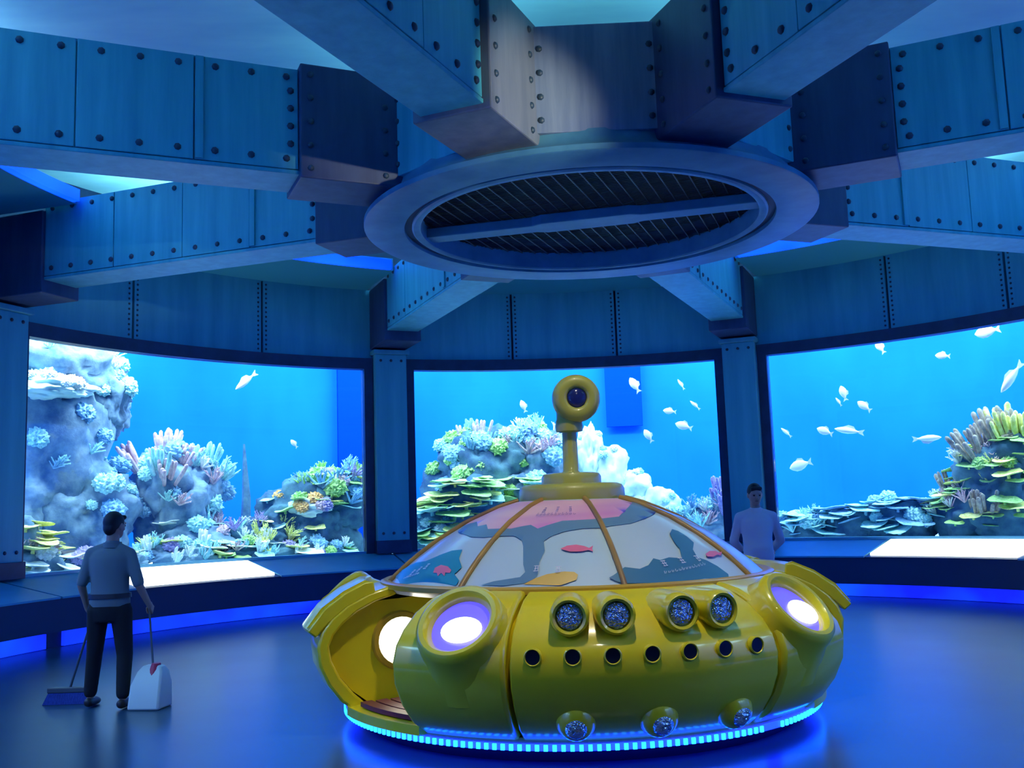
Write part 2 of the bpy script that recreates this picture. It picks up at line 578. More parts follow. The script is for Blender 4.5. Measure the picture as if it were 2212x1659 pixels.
# radial girders
BN = {-156.0: 'running from the vent toward the camera on the left', 159.5: 'running from the vent toward the camera on the right',
      -113.3: 'at upper left, showing its riveted side', 114.3: 'at upper right, showing its riveted side',
      -70.3: 'ending at the pillar on the left edge', 69.8: 'ending behind the right edge of the picture',
      -22.35: 'ending at the pillar left of the middle window', 23.7: 'ending at the pillar right of the middle window'}
for a in PIL:
    b = thing('ceiling_girder', 'wide blue steel ceiling girder ' + BN[a], 'beam', HALL, R_(90 - a), 'radial ceiling girders')
    mk('core', box(3.2, 7.6, -0.26, 0.26, 4.96, 6.0), M['steel'], b)
    mk('soffit_plate', box(3.28, 7.6, -0.295, 0.295, 4.92, 4.96), M['steel'], b, bevel=0.008)
    cuts = [3.30, 4.28, 5.30, 6.40, 7.57]
    for sgn in (-1, 1):
        for i in range(4):
            y0, y1 = sorted((sgn * 0.26, sgn * (0.29 if i != 1 else 0.295)))
            mk('web_plate', box(cuts[i] + 0.006, cuts[i + 1] - 0.006, y0, y1, 4.97, 5.99), M['steel'], b, bevel=0.006)
        if abs(a) < 140:
            mk('rib', box(4.20, 4.27, *sorted((sgn * 0.29, sgn * 0.315)), 4.98, 5.98), M['steel'], b)
    mk('hub_sleeve', box(2.25, 3.30, -0.37, 0.37, 4.87, 6.03), M['sleeve_lit'] if a == -156.0 else M['steel_dark'], b, bevel=0.015)
    mk('wall_sleeve', box(7.56, 8.66, -0.345, 0.345, 4.74, 5.885), M['steel_dark'], b, bevel=0.015)
    vis = -1 if 0 < a < 180 else 1
    rx = (-math.pi / 2, 0, 0) if vis > 0 else (math.pi / 2, 0, 0)
    yy = 0.292 * vis
    x = 3.42
    while x < 7.5:
        inst('rivet', riv, b, (x, yy, 5.07), rx)
        inst('rivet', riv, b, (x, yy, 5.90), rx)
        x += 0.335
    for z in (5.22, 5.4, 5.58, 5.76):
        inst('rivet', riv, b, (3.38, yy, z), rx)
    if abs(a) > 100:
        for z in (4.97, 5.2, 5.44, 5.68, 5.92):
            inst('rivet', riv, b, (3.2, 0.371 * vis, z), rx, 0.9)
            inst('rivet', riv, b, (2.45, 0.371 * vis, z), rx, 0.9)

# hub drum with the round vent
hub = thing('ceiling_hub', 'octagonal blue steel hub with a big round vent where the girders meet', 'vent', HALL)
mk('drum_core', sweep([(1.95, 5.05), (2.15, 5.05), (2.15, 5.95), (1.95, 5.95)], 0, 360, 48), M['steel_dark'], hub, smooth=30)
mids = []
pl = sorted(PIL)
for i in range(8):
    a0, a1 = pl[i], pl[(i + 1) % 8] + (360 if i == 7 else 0)
    am = (a0 + a1) / 2
    hp = mk('hub_plate', box(-0.60, 0.60, 2.20, 2.30, 4.98, 6.0), M['hub_steel'] if abs(((am + 180) % 360) - 180) > 150 else M['steel'],
            hub, bevel=0.01)
    hp.rotation_euler = (0, 0, R_(-am))
    if math.cos(R_(am)) < 0.1:
        for sx in (-0.50, 0.50):
            for z in (5.10, 5.32, 5.55, 5.78):
                c = Matrix.Rotation(R_(-am), 4, 'Z') @ Vector((sx, 2.30, z))
                inst('rivet', riv, hub, c, (-math.pi / 2, 0, R_(-am)), 0.9)
fl = []
for t in range(0, 91, 15):
    fl.append((2.30 + 0.19 * (1 - math.cos(R_(t))), 5.02 - 0.22 * math.sin(R_(t))))
prof = fl + [(2.50, 4.79), (2.50, 4.74), (2.485, 4.73), (2.06, 4.73), (2.06, 5.02)]
mk('flange', sweep(prof, 0, 360, 96), M['ring'], hub, smooth=35)
mk('groove', sweep([(1.97, 4.775), (2.07, 4.775), (2.07, 4.83), (1.97, 4.83)], 0, 360, 96), M['groove'], hub, smooth=35)
mk('vent_ring', sweep([(1.88, 4.75), (1.905, 4.735), (1.955, 4.735), (1.975, 4.75), (1.975, 4.95), (1.88, 4.95)], 0, 360, 96),
   M['ring'], hub, smooth=35)
mk('vent_backing', sweep([(0, 5.15), (1.96, 5.15), (1.96, 5.2), (0, 5.2)], 0, 360, 48), M['mesh_back'], hub)
M['hub_fill'] = emit('hub_fill_glow', (0.20, 0.88, 1.0), 9.0)  # unseen glowing ring added on top of the hub to brighten the ceiling
mk('fill_glow', sweep([(1.97, 5.955), (2.12, 5.955), (2.12, 5.99), (1.97, 5.99)], 0, 360, 48), M['hub_fill'], hub, smooth=30)
wg = []
for da, sp, rad, zz in ((20.0, 0.142, 0.006, 4.935), (110.0, 0.05, 0.0026, 4.945)):
    t = -1.85
    while t < 1.86:
        h = math.sqrt(max(0, 1.885 ** 2 - t * t))
        if h > 0.05:
            g = box(-h, h, t - rad, t + rad, zz - rad, zz + rad)
            wg.append(xf(g, Matrix.Rotation(R_(90 - da), 4, 'Z')))
        t += sp
gr = mk('grille', join(*wg), M['wire'], hub)
gr['kind'] = 'stuff'
barv = [(-1.9, -0.13), (-0.62, -0.13), (-0.5, -0.19), (0.5, -0.19), (0.62, -0.13), (1.9, -0.13),
        (1.9, 0.13), (0.62, 0.13), (0.5, 0.19), (-0.5, 0.19), (-0.62, 0.13), (-1.9, 0.13)]
n = len(barv)
bar = mk('cross_bar', ([(x, y, 4.79) for x, y in barv] + [(x, y, 4.90) for x, y in barv],
                       [tuple(range(n)), tuple(reversed(range(n, 2 * n)))] + [(i, (i + 1) % n, n + (i + 1) % n, n + i) for i in range(n)]),
         M['ring'], hub, bevel=0.01)
bar.rotation_euler = (0, 0, R_(90 - 105))

# spotlight housings
sp1 = thing('spotlight', 'small black spotlight under the right near girder', 'spotlight', (3.03, 5.2, 4.25))
sp2 = thing('spotlight', 'small black spotlight on the ceiling by the entrance', 'spotlight', (1.05, 2.35, 5.95))
sp3 = thing('spotlight', 'small black spotlight on the ceiling in front of the vent hub', 'spotlight', (0.75, 5.6, 6.3))
blk = plain('black_metal', (0.02, 0.02, 0.025), 0.4, 0.6)
for s, tgt, top in ((sp1, Vector((0.12, 8.7, 5.25)), 4.885), (sp2, Vector((0.75, 7.4, 0.9)), 6.9), (sp3, Vector((0.5, 7.6, 0.9)), 6.9)):
    d = (tgt - s.location).normalized()
    q = d.to_track_quat('Z', 'Y')
    g = sweep([(0.085, -0.20), (0.11, -0.20), (0.11, 0.06), (0.10, 0.06), (0.095, -0.17)], 0, 360, 20)
    h = mk('housing', g, blk, s, smooth=35)
    h.rotation_mode = 'QUATERNION'
    h.rotation_quaternion = q
    k = mk('back_cap', sweep([(0, -0.22), (0.105, -0.22), (0.105, -0.19), (0, -0.19)], 0, 360, 20), blk, s)
    k.rotation_mode = 'QUATERNION'
    k.rotation_quaternion = q
    mk('bracket', tube([(0, 0, top - s.location.z), (0, 0, 0.12)], 0.02, 8), blk, s)

# ------------------------------------------------------------------ the tank behind the windows
tb = struct(mk('wall_tank_back', sweep([(12.5, 0.4), (12.7, 0.4), (12.7, 6.2), (12.5, 6.2)], -157, 160.5), M['water_wall'], loc=HALL,
               smooth=30))
struct(mk('floor_tank', sweep([(8.81, 0.4), (12.5, 0.4), (12.5, 0.84), (8.81, 0.80)], -157, 160.5), M['sand'], loc=HALL, smooth=30))
struct(mk('ceiling_tank', sweep([(8.9, 6.2), (12.7, 6.2), (12.7, 6.3), (8.9, 6.3)], -157, 160.5), M['tank_dark'], loc=HALL))
for k, (a0, a1) in enumerate(((-157.9, -157.0), (160.5, 161.4))):
    struct(mk('wall_tank_' + ('left', 'right')[k], sweep([(8.81, 0.4), (12.7, 0.4), (12.7, 6.2), (8.81, 6.2)], a0, a1, 1),
              M['tank_dark'], loc=HALL))
for (a0, a1, z0, z1, lab) in ((5.9, 9.8, 3.45, 6.1, 'dark blue hanging panel at the back of the middle tank window'),
                              (-23.2, -20.4, 0.84, 6.1, 'dark blue upright panel at the back of the tank behind the left pillar')):
    tag(mk('tank_panel', sweep([(12.28, z0), (12.40, z0), (12.40, z1), (12.28, z1)], a0, a1, 4), M['water_panel'], loc=HALL), lab,
        'panel', 'blue panels in the tank')


# ------------------------------------------------------------------ reefs and corals
def ico(sub):
    bm = bmesh.new()
    bmesh.ops.create_icosphere(bm, subdivisions=sub, radius=1.0)
    v = [x.co.copy() for x in bm.verts]
    f = [tuple(q.index for q in p.verts) for p in bm.faces]
    bm.free()
    return v, f


ICO = {k: ico(k) for k in (2, 3, 4, 5)}


def rfac(p, seed, amp):
    q = p * 1.6 + Vector((seed * 3.1, seed * 1.7, seed * 0.9))
    return 1.0 + amp * (noise.noise(q) * 0.9 + noise.noise(q * 2.3) * 0.5 + noise.noise(q * 5.1) * 0.30 + abs(noise.noise(q * 9.0)) * 0.26 + noise.noise(q * 19.0) * 0.10)


def rock_geo(seed, r, amp=0.33, sub=4):
    v, f = ICO[sub]
    return [Vector((p.x * r[0], p.y * r[1], p.z * r[2])) * rfac(p, seed, amp) for p in v], f


def plate_geo(seed):
    rnd = random.Random(seed)
    n = 18
    ph = [rnd.uniform(0, 6.28) for _ in range(4)]
    def edge(t):
        return 1 + 0.10 * math.sin(2 * t + ph[0]) + 0.09 * math.sin(3 * t + ph[1]) + 0.06 * math.sin(5 * t + ph[2])
    rings = [(0.12, -0.42, 0), (0.10, -0.18, 0), (0.55, -0.03, .7), (0.97, 0.07, 1), (1.0, 0.11, 1), (0.93, 0.14, 1), (0.5, 0.07, .7), (0.15, 0.05, 0)]
    V, F = [], []
    for r, z, w in rings:
        for k in range(n):
            t = 2 * math.pi * k / n
            e = 1 + (edge(t) - 1) * w
            V.append((r * e * math.cos(t), r * e * math.sin(t), z + 0.05 * w * math.sin(3 * t + ph[3])))
    for i in range(len(rings) - 1):
        for k in range(n):
            j = (k + 1) % n
            F.append((i * n + k, i * n + j, (i + 1) * n + j, (i + 1) * n + k))
    F.append(tuple(reversed(range(n))))
    F.append(tuple(range((len(rings) - 1) * n, len(rings) * n)))
    return V, F


def branch_geo(seed):
    rnd = random.Random(seed)
    gs = []
    for k in range(11):
        t, e = rnd.uniform(0, 6.28), rnd.uniform(0.15, 1.05)
        d = Vector((math.sin(e) * math.cos(t), math.sin(e) * math.sin(t), math.cos(e)))
        L = rnd.uniform(0.7, 1.1)
        j = Vector((rnd.uniform(-.12, .12), rnd.uniform(-.12, .12), 0.06))
        p1, p2 = d * L * 0.5 + j, d * L + j * 0.5
        gs.append(tube([(0, 0, -0.08), p1, p2], [0.075, 0.06, 0.025], 5))
        for _ in range(2):
            s = (d + Vector((rnd.uniform(-1, 1), rnd.uniform(-1, 1), rnd.uniform(0, .8)))).normalized()
            q = p1.lerp(p2, rnd.uniform(0, .6))
            gs.append(tube([q, q + s * rnd.uniform(.18, .34)], [0.045, 0.02], 5))
    return join(*gs)


def finger_geo(seed):
    rnd = random.Random(seed)
    gs = []
    for k in range(9):
        x, y = rnd.uniform(-.5, .5), rnd.uniform(-.3, .3)
        h = rnd.uniform(0.55, 1.15)
        gs.append(tube([(x * .6, y * .6, -.15), (x, y, h * .55), (x * 1.15, y * 1.15, h * .93), (x * 1.17, y * 1.17, h)],
                       [0.08, 0.095, 0.085, 0.03], 7))
    return join(*gs)


def bush_geo(seed):
    v, f = ICO[4]
    out = []
    for p in v:
        q = p * 3.4 + Vector((seed, seed * 2, 0))
        h = 0.72 + 0.5 * abs(noise.noise(q)) + 0.35 * abs(noise.noise(q * 2.4))
        out.append(Vector((p.x, p.y, p.z * 0.8)) * h)
    return out, f


GEN = {'plate': plate_geo, 'branch': branch_geo, 'finger': finger_geo, 'bush': bush_geo}
CNAME = {'plate': 'plate_coral', 'branch': 'branching_coral', 'finger': 'finger_coral', 'bush': 'bushy_coral'}
CACHE = {}


def coral_mesh(kind, mat, var):
    k = (kind, mat, var)
    if k not in CACHE:
        CACHE[k] = tmesh(CNAME[kind], GEN[kind](var * 13 + len(mat) + len(kind)), M[mat], 50)
    return CACHE[k]


def reef(label, az, r, rocks, corals, seed, group='reef mounds in the tank'):
    """rocks: (x right, y away, z, rx, ry, rz, material); corals: (kind, [materials], count, smin, smax, rock index or None)"""
    rnd = random.Random(seed)
    base = pol(az, r, 0.82)
    root = thing('coral_reef', label, 'reef', base, R_(-az), group)
    info = []
    for i, (x, y, z, rx, ry, rz, mt) in enumerate(rocks):
        mk('rock', rock_geo(seed + i * 2.3, (rx, ry, rz), 0.33, 5 if max(rx, rz) > 0.7 else 4), M[mt], root, loc=(x, y, z), smooth=180)
        info.append((Vector((x, y, z)), (rx, ry, rz), seed + i * 2.3))
    for kind, mats, cnt, s0, s1, ri in corals:
        made = 0
        while made < cnt:
            c, rr, sd = info[ri if ri is not None else rnd.randrange(len(info))]
            t = rnd.uniform(-math.pi * 1.02, 0.02 * math.pi)
            e = rnd.uniform(-0.25, 1.25) if kind == 'plate' else rnd.uniform(0.05, 1.35)
            d = Vector((math.cos(e) * math.cos(t), math.cos(e) * math.sin(t), math.sin(e)))
            p = c + Vector((d.x * rr[0], d.y * rr[1], d.z * rr[2])) * rfac(d, sd, 0.33)
            if p.z < 0.02:
                p.z = rnd.uniform(0.02, 0.15)
            made += 1
            s = rnd.uniform(s0, s1)
            nrm = Vector((d.x / rr[0], d.y / rr[1], d.z / rr[2])).normalized()
            if kind == 'plate':
                up = (Vector((0, 0, 1)) + nrm * 0.25 + Vector((rnd.uniform(-.12, .12), rnd.uniform(-.12, .12), 0))).normalized()
                p = p + Vector((nrm.x, nrm.y, 0)) * s * 0.45 + Vector((0, 0, s * 0.12))
                sc = (s, s, s * 0.9)
            else:
                up = (Vector((0, 0, 0.9)) + nrm * 0.8).normalized()
                sc = (s, s, s)
            q = up.to_track_quat('Z', 'Y')
            inst(CNAME[kind], coral_mesh(kind, rnd.choice(mats), rnd.randrange(2)), root, p, quat=q, scale=sc)
    return root


reef('tall pale blue rock tower with bright ledge, left end of left window', -55.6, 10.7,
     [(-0.15, 0.3, 1.6, 1.35, 0.9, 2.0, 'rock'), (0.0, 0.25, 3.35, 1.35, 0.8, 0.85, 'rock'), (0.85, 0.0, 3.0, 0.55, 0.5, 0.8, 'rock'),
      (-0.45, -0.45, 3.05, 0.85, 0.45, 0.20, 'rock_pale'), (0.55, -0.1, 0.9, 0.85, 0.7, 1.1, 'rock')],
     [('bush', ['c_cyan', 'c_white'], 14, .12, .24, 1), ('bush', ['c_cyan', 'c_blue'], 14, .12, .26, 2), ('branch', ['c_white', 'c_cyan'], 7, .15, .3, 1),
      ('bush', ['c_white', 'c_pink'], 10, .08, .16, 3), ('bush', ['c_blue', 'c_cyan'], 26, .10, .24, 0), ('bush', ['c_blue', 'c_cyan'], 18, .1, .22, 4), ('branch', ['c_blue', 'c_cyan'], 14, .14, .26, 0),
      ('branch', ['c_cyan', 'c_white'], 10, .14, .26, 2), ('bush', ['c_white'], 14, .06, .13, 3)], 11)
reef('cyan mound of bushy and branching corals in the middle of the left window', -43.0, 10.5,
     [(0, 0.1, 0.9, 0.75, 0.6, 1.05, 'rock'), (-0.35, 0, 1.5, 0.5, 0.5, 0.6, 'rock'), (0.45, 0.1, 1.25, 0.45, 0.45, 0.65, 'rock'), (0.2, -.3, .3, .9, .5, .45, 'rock')],
     [('bush', ['c_cyan', 'c_blue'], 26, .12, .26, None), ('branch', ['c_cyan', 'c_white', 'c_pink'], 16, .22, .42, None),
      ('finger', ['c_cyan', 'c_pink'], 8, .3, .5, 1), ('finger', ['c_cyan'], 4, .25, .4, 2), ('plate', ['c_cyan', 'c_white'], 8, .18, .3, 3)], 23)
reef('dark mound with green plate corals at the right end of the left window', -31.2, 10.2,
     [(0.45, 0.2, 0.6, 1.0, 0.7, 0.95, 'rock_dark'), (0.85, 0.1, 1.0, 0.65, 0.6, 0.65, 'rock_dark'), (-0.8, 0, 0.25, 0.85, 0.6, 0.5, 'rock_dark'),
      (0.25, -0.25, 0.95, 0.45, 0.3, 0.2, 'rock_pale')],
     [('plate', ['c_green', 'c_cyan', 'c_yellow'], 30, .14, .28, None), ('branch', ['c_blue', 'c_purple', 'c_green'], 16, .25, .45, 1),
      ('branch', ['c_white', 'c_yellow', 'c_purple'], 12, .16, .3, 2), ('bush', ['c_green', 'c_pink', 'c_purple', 'c_orange'], 16, .1, .2, None),
      ('bush', ['c_blue', 'c_green'], 8, .15, .25, 1)], 37)
reef('cluster of bright yellow plate corals at the lower left corner of the left window', -61.8, 9.35,
     [(-0.05, 0.1, 0.15, 0.55, 0.35, 0.4, 'rock'), (-0.15, 0.15, 0.55, 0.3, 0.25, 0.35, 'rock')],
     [('plate', ['c_yellow', 'c_white'], 9, .18, .3, 0), ('plate', ['c_yellow'], 5, .16, .24, 1), ('bush', ['c_pink', 'c_white'], 5, .1, .18, 0),
      ('branch', ['c_white', 'c_pink'], 3, .15, .25, 0)], 41)
reef('green grey coral hill behind the periscope in the middle window', -6.2, 10.7,
     [(-0.2, 0.25, 1.2, 1.35, 0.8, 1.35, 'rock_dark'), (0.6, 0.2, 1.7, 0.8, 0.6, 0.9, 'rock'), (-0.6, 0.2, 1.65, 0.75, 0.6, 0.85, 'rock_dark'),
      (0.4, -0.3, 0.9, 0.9, 0.5, 0.6, 'rock')],
     [('bush', ['c_green', 'c_cyan', 'c_blue', 'c_green'], 46, .12, .26, None), ('branch', ['c_cyan', 'c_pink', 'c_white'], 14, .22, .4, 1),
      ('finger', ['c_blue', 'c_pink'], 6, .25, .42, 2), ('plate', ['c_cyan', 'c_white', 'c_green'], 14, .18, .32, 3), ('bush', ['c_green'], 10, .14, .24, 2)], 53)
reef('stepped bank of pale green plate corals at the left of the middle window', -13.2, 9.65,
     [(0, 0.25, 0.35, 0.95, 0.5, 0.6, 'rock'), (0.35, 0.3, 0.95, 0.7, 0.4, 0.5, 'rock_dark'), (-0.4, 0.1, 0.2, 0.5, 0.4, 0.4, 'rock_dark')],
     [('plate', ['c_green', 'c_yellow', 'c_green', 'c_cyan'], 28, .20, .36, 0), ('plate', ['c_green', 'c_yellow', 'c_cyan'], 26, .20, .34, 1),
      ('plate', ['c_cyan', 'c_green'], 8, .15, .26, 2), ('bush', ['c_white', 'c_cyan'], 8, .1, .18, 2)], 61)
reef('pale greenish white boulders stepping down to the right of the periscope', 6.8, 10.7,
     [(-0.55, 0.1, 1.75, 0.33, 0.35, 0.75, 'rock_pale'), (-0.15, 0.1, 1.45, 0.42, 0.35, 0.62, 'rock_pale'), (0.42, 0.1, 1.1, 0.36, 0.35, 0.42, 'rock_pale'),
      (0.85, 0, 0.75, 0.45, 0.35, 0.42, 'rock_pale'), (0.1, 0.1, 0.5, 0.9, 0.5, 0.7, 'rock_pale')],
     [('bush', ['c_white', 'c_cyan'], 12, .07, .14, None)], 71)
reef('thicket of blue grey branching corals beside the right pillar in the middle window', 16.8, 9.8,
     [(0, 0.15, 0.2, 0.75, 0.4, 0.45, 'rock'), (0.45, 0.2, 0.5, 0.35, 0.3, 0.4, 'rock')],
     [('branch', ['c_blue', 'c_cyan', 'c_pink', 'c_white'], 26, .2, .38, None), ('bush', ['c_cyan', 'c_blue'], 12, .12, .2, None),
      ('finger', ['c_blue', 'c_purple'], 5, .3, .5, 1)], 83)
reef('low ledge of blue grey plate corals along the bottom of the right window', 33.6, 9.65,
     [(-0.9, 0.2, 0.15, 0.6, 0.4, 0.4, 'rock_dark'), (0, 0.25, 0.2, 0.7, 0.4, 0.42, 'rock_dark'), (0.85, 0.25, 0.25, 0.65, 0.4, 0.5, 'rock_dark')],
     [('plate', ['c_cyan', 'c_blue', 'c_cyan'], 48, .16, .32, None), ('bush', ['c_blue', 'c_cyan'], 14, .1, .2, None),
      ('branch', ['c_cyan'], 5, .15, .25, 0)], 97)
reef('big dark mound with yellow green plate corals at the right edge of the right window', 48.2, 9.95,
     [(0.1, 0.3, 0.6, 1.05, 0.65, 1.0, 'rock_dark'), (0.4, 0.25, 1.15, 0.85, 0.55, 0.75, 'rock_dark'), (-0.4, 0.1, 0.4, 0.7, 0.5, 0.6, 'rock_dark')],
     [('plate', ['c_green', 'c_yellow', 'c_green'], 50, .13, .25, 0), ('plate', ['c_green', 'c_green', 'c_yellow'], 30, .12, .22, 2),
      ('plate', ['c_green'], 14, .12, .2, 1), ('finger', ['c_brown', 'c_brown', 'c_yellow'], 11, .34, .56, 1),
      ('branch', ['c_yellow', 'c_pink', 'c_white'], 16, .18, .34, 0), ('branch', ['c_pink', 'c_white'], 8, .18, .3, 2), ('bush', ['c_green', 'c_brown'], 10, .12, .22, 1), ('finger', ['c_brown'], 4, .3, .45, 2)], 101)
reef('low fringe of mixed corals along the bottom of the left window', -40.0, 9.45,
     [(-2.1, 0.15, 0.05, 0.75, 0.35, 0.28, 'rock'), (-0.9, 0.15, 0.05, 0.8, 0.35, 0.34, 'rock'), (0.5, 0.2, 0.05, 0.85, 0.35, 0.30, 'rock_dark'), (1.8, 0.2, 0.02, 0.8, 0.35, 0.30, 'rock_dark')],
     [('plate', ['c_cyan', 'c_white', 'c_yellow', 'c_green'], 22, .14, .26, None), ('branch', ['c_white', 'c_cyan', 'c_yellow', 'c_pink'], 26, .14, .28, None),
      ('bush', ['c_cyan', 'c_green', 'c_purple', 'c_blue'], 26, .09, .2, None), ('finger', ['c_white', 'c_cyan'], 6, .2, .34, 1)], 113)
sp = mk('sea_spike', tube([(0, 0, 0), (0.03, 0, 1.2), (-0.02, 0, 2.3)], [0.13, 0.09, 0.02], 7), M['rock_dark'], loc=pol(-34.3, 11.4, 0.82), smooth=40)
tag(sp, 'thin dark pointed spike standing behind the corals of the left window', 'spike')


# ------------------------------------------------------------------ fish
def fish_parts(slim):
    n, rows = 10, []
    for x, h, w in ((-0.5, .02, .01), (-0.38, .13, .06), (-0.2, .22, .09), (0.0, .23, .10), (.2, .17, .07), (.36, .07, .03), (.42, .05, .02)):
        rows.append((x, h * (0.55 if slim else 1.15), w))
    V, F = [], []
    for x, h, w in rows:
        for k in range(n):
            t = 2 * math.pi * k / n
            V.append((x, w * math.cos(t), h * math.sin(t)))
    for i in range(len(rows) - 1):
        for k in range(n):
            j = (k + 1) % n
            F.append((i * n + k, i * n + j, (i + 1) * n + j, (i + 1) * n + k))
    F.append(tuple(reversed(range(n))))
    F.append(tuple(range((len(rows) - 1) * n, len(rows) * n)))
    k = 0.6 if slim else 1.0

    def fin(pts):
        m = len(pts)
        return ([(x, -.008, z) for x, z in pts] + [(x, .008, z) for x, z in pts],
                [tuple(range(m)), tuple(reversed(range(m, 2 * m)))] + [(i, (i + 1) % m, m + (i + 1) % m, m + i) for i in range(m)])
    return ((V, F), fin([(.38, .04), (.62, .2 * k), (.55, 0), (.62, -.2 * k), (.38, -.04)]),
            fin([(-.2, .2 * k), (0, .36 * k), (.2, .30 * k), (.28, .12 * k)]))


FM = {}
for sl in (False, True):
    b, t, d = fish_parts(sl)
    FM[sl] = (tmesh('fish_body', b, M['fish'], 60), tmesh('tail_fin', t, M['fin']), tmesh('dorsal_fin', d, M['fin']))
FISH = [((7.02, 18.67, 4.46), .32, 0, 60, 'small white fish high at the top edge of the right window'),
        ((7.86, 17.92, 4.14), .30, 0, 10, 'small white fish high in the right window, second from the corner'),
        ((8.42, 17.33, 4.46), .50, 0, -5, 'large pale fish in the top right corner of the right window'),
        ((8.64, 17.07, 3.58), .70, 1, -50, 'slender white fish diving steeply above the right reef'),
        ((6.41, 19.11, 3.65), .34, 0, 75, 'round white fish in open water, uppermost of the middle trio'),
        ((6.71, 18.90, 3.36), .34, 0, 40, 'round white fish in open water just below the uppermost of the trio'),
        ((6.30, 19.10, 3.48), .22, 1, 60, 'tiny slender fish beside the trio in the right window'),
        ((5.41, 19.70, 2.96), .30, 1, 45, 'little fish closest to the pillar in the right window'),
        ((6.05, 19.31, 2.93), .36, 0, 25, 'white fish swimming nose to tail behind a slender one'),
        ((6.44, 19.10, 2.91), .62, 1, 12, 'slender white fish in the middle of the right window'),
        ((7.59, 18.18, 2.66), .58, 1, 180, 'slender pale fish swimming toward the right reef'),
        ((5.61, 19.59, 2.29), .5, 0, -15, 'faint bluish fish low beside the right pillar'),
        ((2.56, 20.64, 4.13), .40, 0, 60, 'white fish in front of the dark hanging panel'),
        ((0.22, 20.75, 3.77), .30, 0, 70, 'small white fish above the coral hill left of the periscope'),
        ((3.50, 20.43, 3.21), .40, 0, 20, 'bright white fish right of the dark panel, low'),
        ((2.79, 20.60, 3.05), .34, 0, 60, 'white fish just below the dark panel'),
        ((3.24, 20.50, 3.53), .30, 0, 10, 'faint pinkish fish right of the dark panel'),
        ((3.75, 20.36, 3.63), .30, 1, 45, 'slim fish near the right edge of the middle window'),
        ((3.50, 20.43, 4.08), .28, 1, 60, 'slim fish near the top right of the middle window'),
        ((-5.09, 18.75, 4.20), .60, 1, -40, 'slender fish in open blue water of the left window'),
        ((-4.29, 19.30, 3.03), .22, 0, 50, 'tiny fish in open blue water above the spike')]
for p, s, sl, tilt, lab in FISH:
    a = math.atan2(p[0] - CX, p[1] - CY)
    t = thing('fish', lab, 'fish', p, 0, 'fish in the tank')
    t.rotation_euler = (0, R_(tilt), -a)
    for me, nm in zip(FM[bool(sl)], ('body', 'tail_fin', 'dorsal_fin')):
        inst(nm, me, t, (0, 0, 0), scale=s * 0.82)

# ------------------------------------------------------------------ the yellow submarine ride
M['yellow'] = ramp_mat('yellow_gel_coat', (0.80, 0.64, 0.015), (0.86, 0.70, 0.02), (1, 1, 1), 1.5, 3, 0.28, 0, coat=0.6)
M['yellow_dk'] = plain('yellow_trim', (0.62, 0.36, 0.03), 0.35, coat=0.3)
M['yellow_cap'] = plain('olive_yellow_cap', (0.42, 0.40, 0.06), 0.4, coat=0.3)
M['dome'] = ramp_mat('dome_print_film', (0.47, 0.62, 0.64), (0.55, 0.66, 0.68), (1, 1, 1), 0.8, 2, 0.3, 0, coat=0.4)
M['rib'] = ramp_mat('dome_rib', (0.20, 0.11, 0.05), (0.55, 0.30, 0.03), (0.4, 0.4, 2.2), 1.2, 2, 0.4)
M['d_pink'] = ramp_mat('print_pink', (0.66, 0.22, 0.50), (0.86, 0.52, 0.52), (0.6, 0.6, 5), 1.0, 2, 0.35)
M['d_slate'] = plain('print_slate', (0.13, 0.26, 0.36), 0.35)
M['d_teal'] = plain('print_teal', (0.02, 0.27, 0.37), 0.35)
M['d_navy'] = plain('print_navy', (0.05, 0.19, 0.30), 0.35)
M['d_orange'] = plain('print_orange', (0.75, 0.46, 0.09), 0.35)
M['d_red'] = plain('print_red', (0.80, 0.16, 0.26), 0.35)
M['d_white'] = plain('print_white', (0.75, 0.72, 0.75), 0.35)
M['d_ink'] = plain('print_ink', (0.16, 0.06, 0.25), 0.35)
M['hole'] = plain('dark_hole', (0.008, 0.012, 0.03), 0.3)
M['lens'] = ramp_mat('faceted_lens', (0.42, 0.50, 0.64), (0.88, 0.92, 1.0), (1, 1, 1), 30.0, 2, 0.12, 0.8, metal=0.85)
M['pod_lens'] = emit('violet_lens', (0.17, 0.13, 0.90), 0.7)
M['pod_lamp'] = emit('pod_lamp_white', (0.72, 0.86, 1.0), 3.2)
M['cabin_lamp'] = emit('cabin_lamp_white', (1.0, 0.98, 0.78), 5.5)
M['led_bead'] = emit('led_bead_cyan', (0.01, 0.24, 1.0), 6.0)
M['led_tube'] = emit('led_tube_blue', (0.002, 0.010, 1.0), 14.0)
M['skirt'] = plain('dark_skirt', (0.03, 0.03, 0.05), 0.5)
M['slat'] = plain('dark_red_slat', (0.14, 0.01, 0.03), 0.4)
M['peri_eye'] = plain('dark_blue_eye', (0.015, 0.025, 0.14), 0.12)

SUBX, SUBY, SUBA = 0.47, 8.35, 9.5
sub = thing('submarine_ride', 'round yellow toy submarine with printed dome, periscope and blue LED skirt', 'submarine',
            (SUBX, SUBY, 0), R_(SUBA))
OUT = [(1.84, .15), (1.97, .25), (2.07, .38), (2.135, .52), (2.15, .66), (2.115, .77), (2.04, .865), (1.92, .955), (1.76, 1.03), (1.58, 1.075)]
INN = [(1.53, 1.01), (1.70, .965), (1.84, .90), (1.95, .82), (2.025, .74), (2.06, .66), (2.045, .56), (1.98, .43), (1.88, .31), (1.76, .20)]


def grow(k, prof):
    return [(r + k * (1 if 0 < i < 9 else 0.2), z + (k * .4 if i > 6 else 0)) for i, (r, z) in enumerate(prof)]


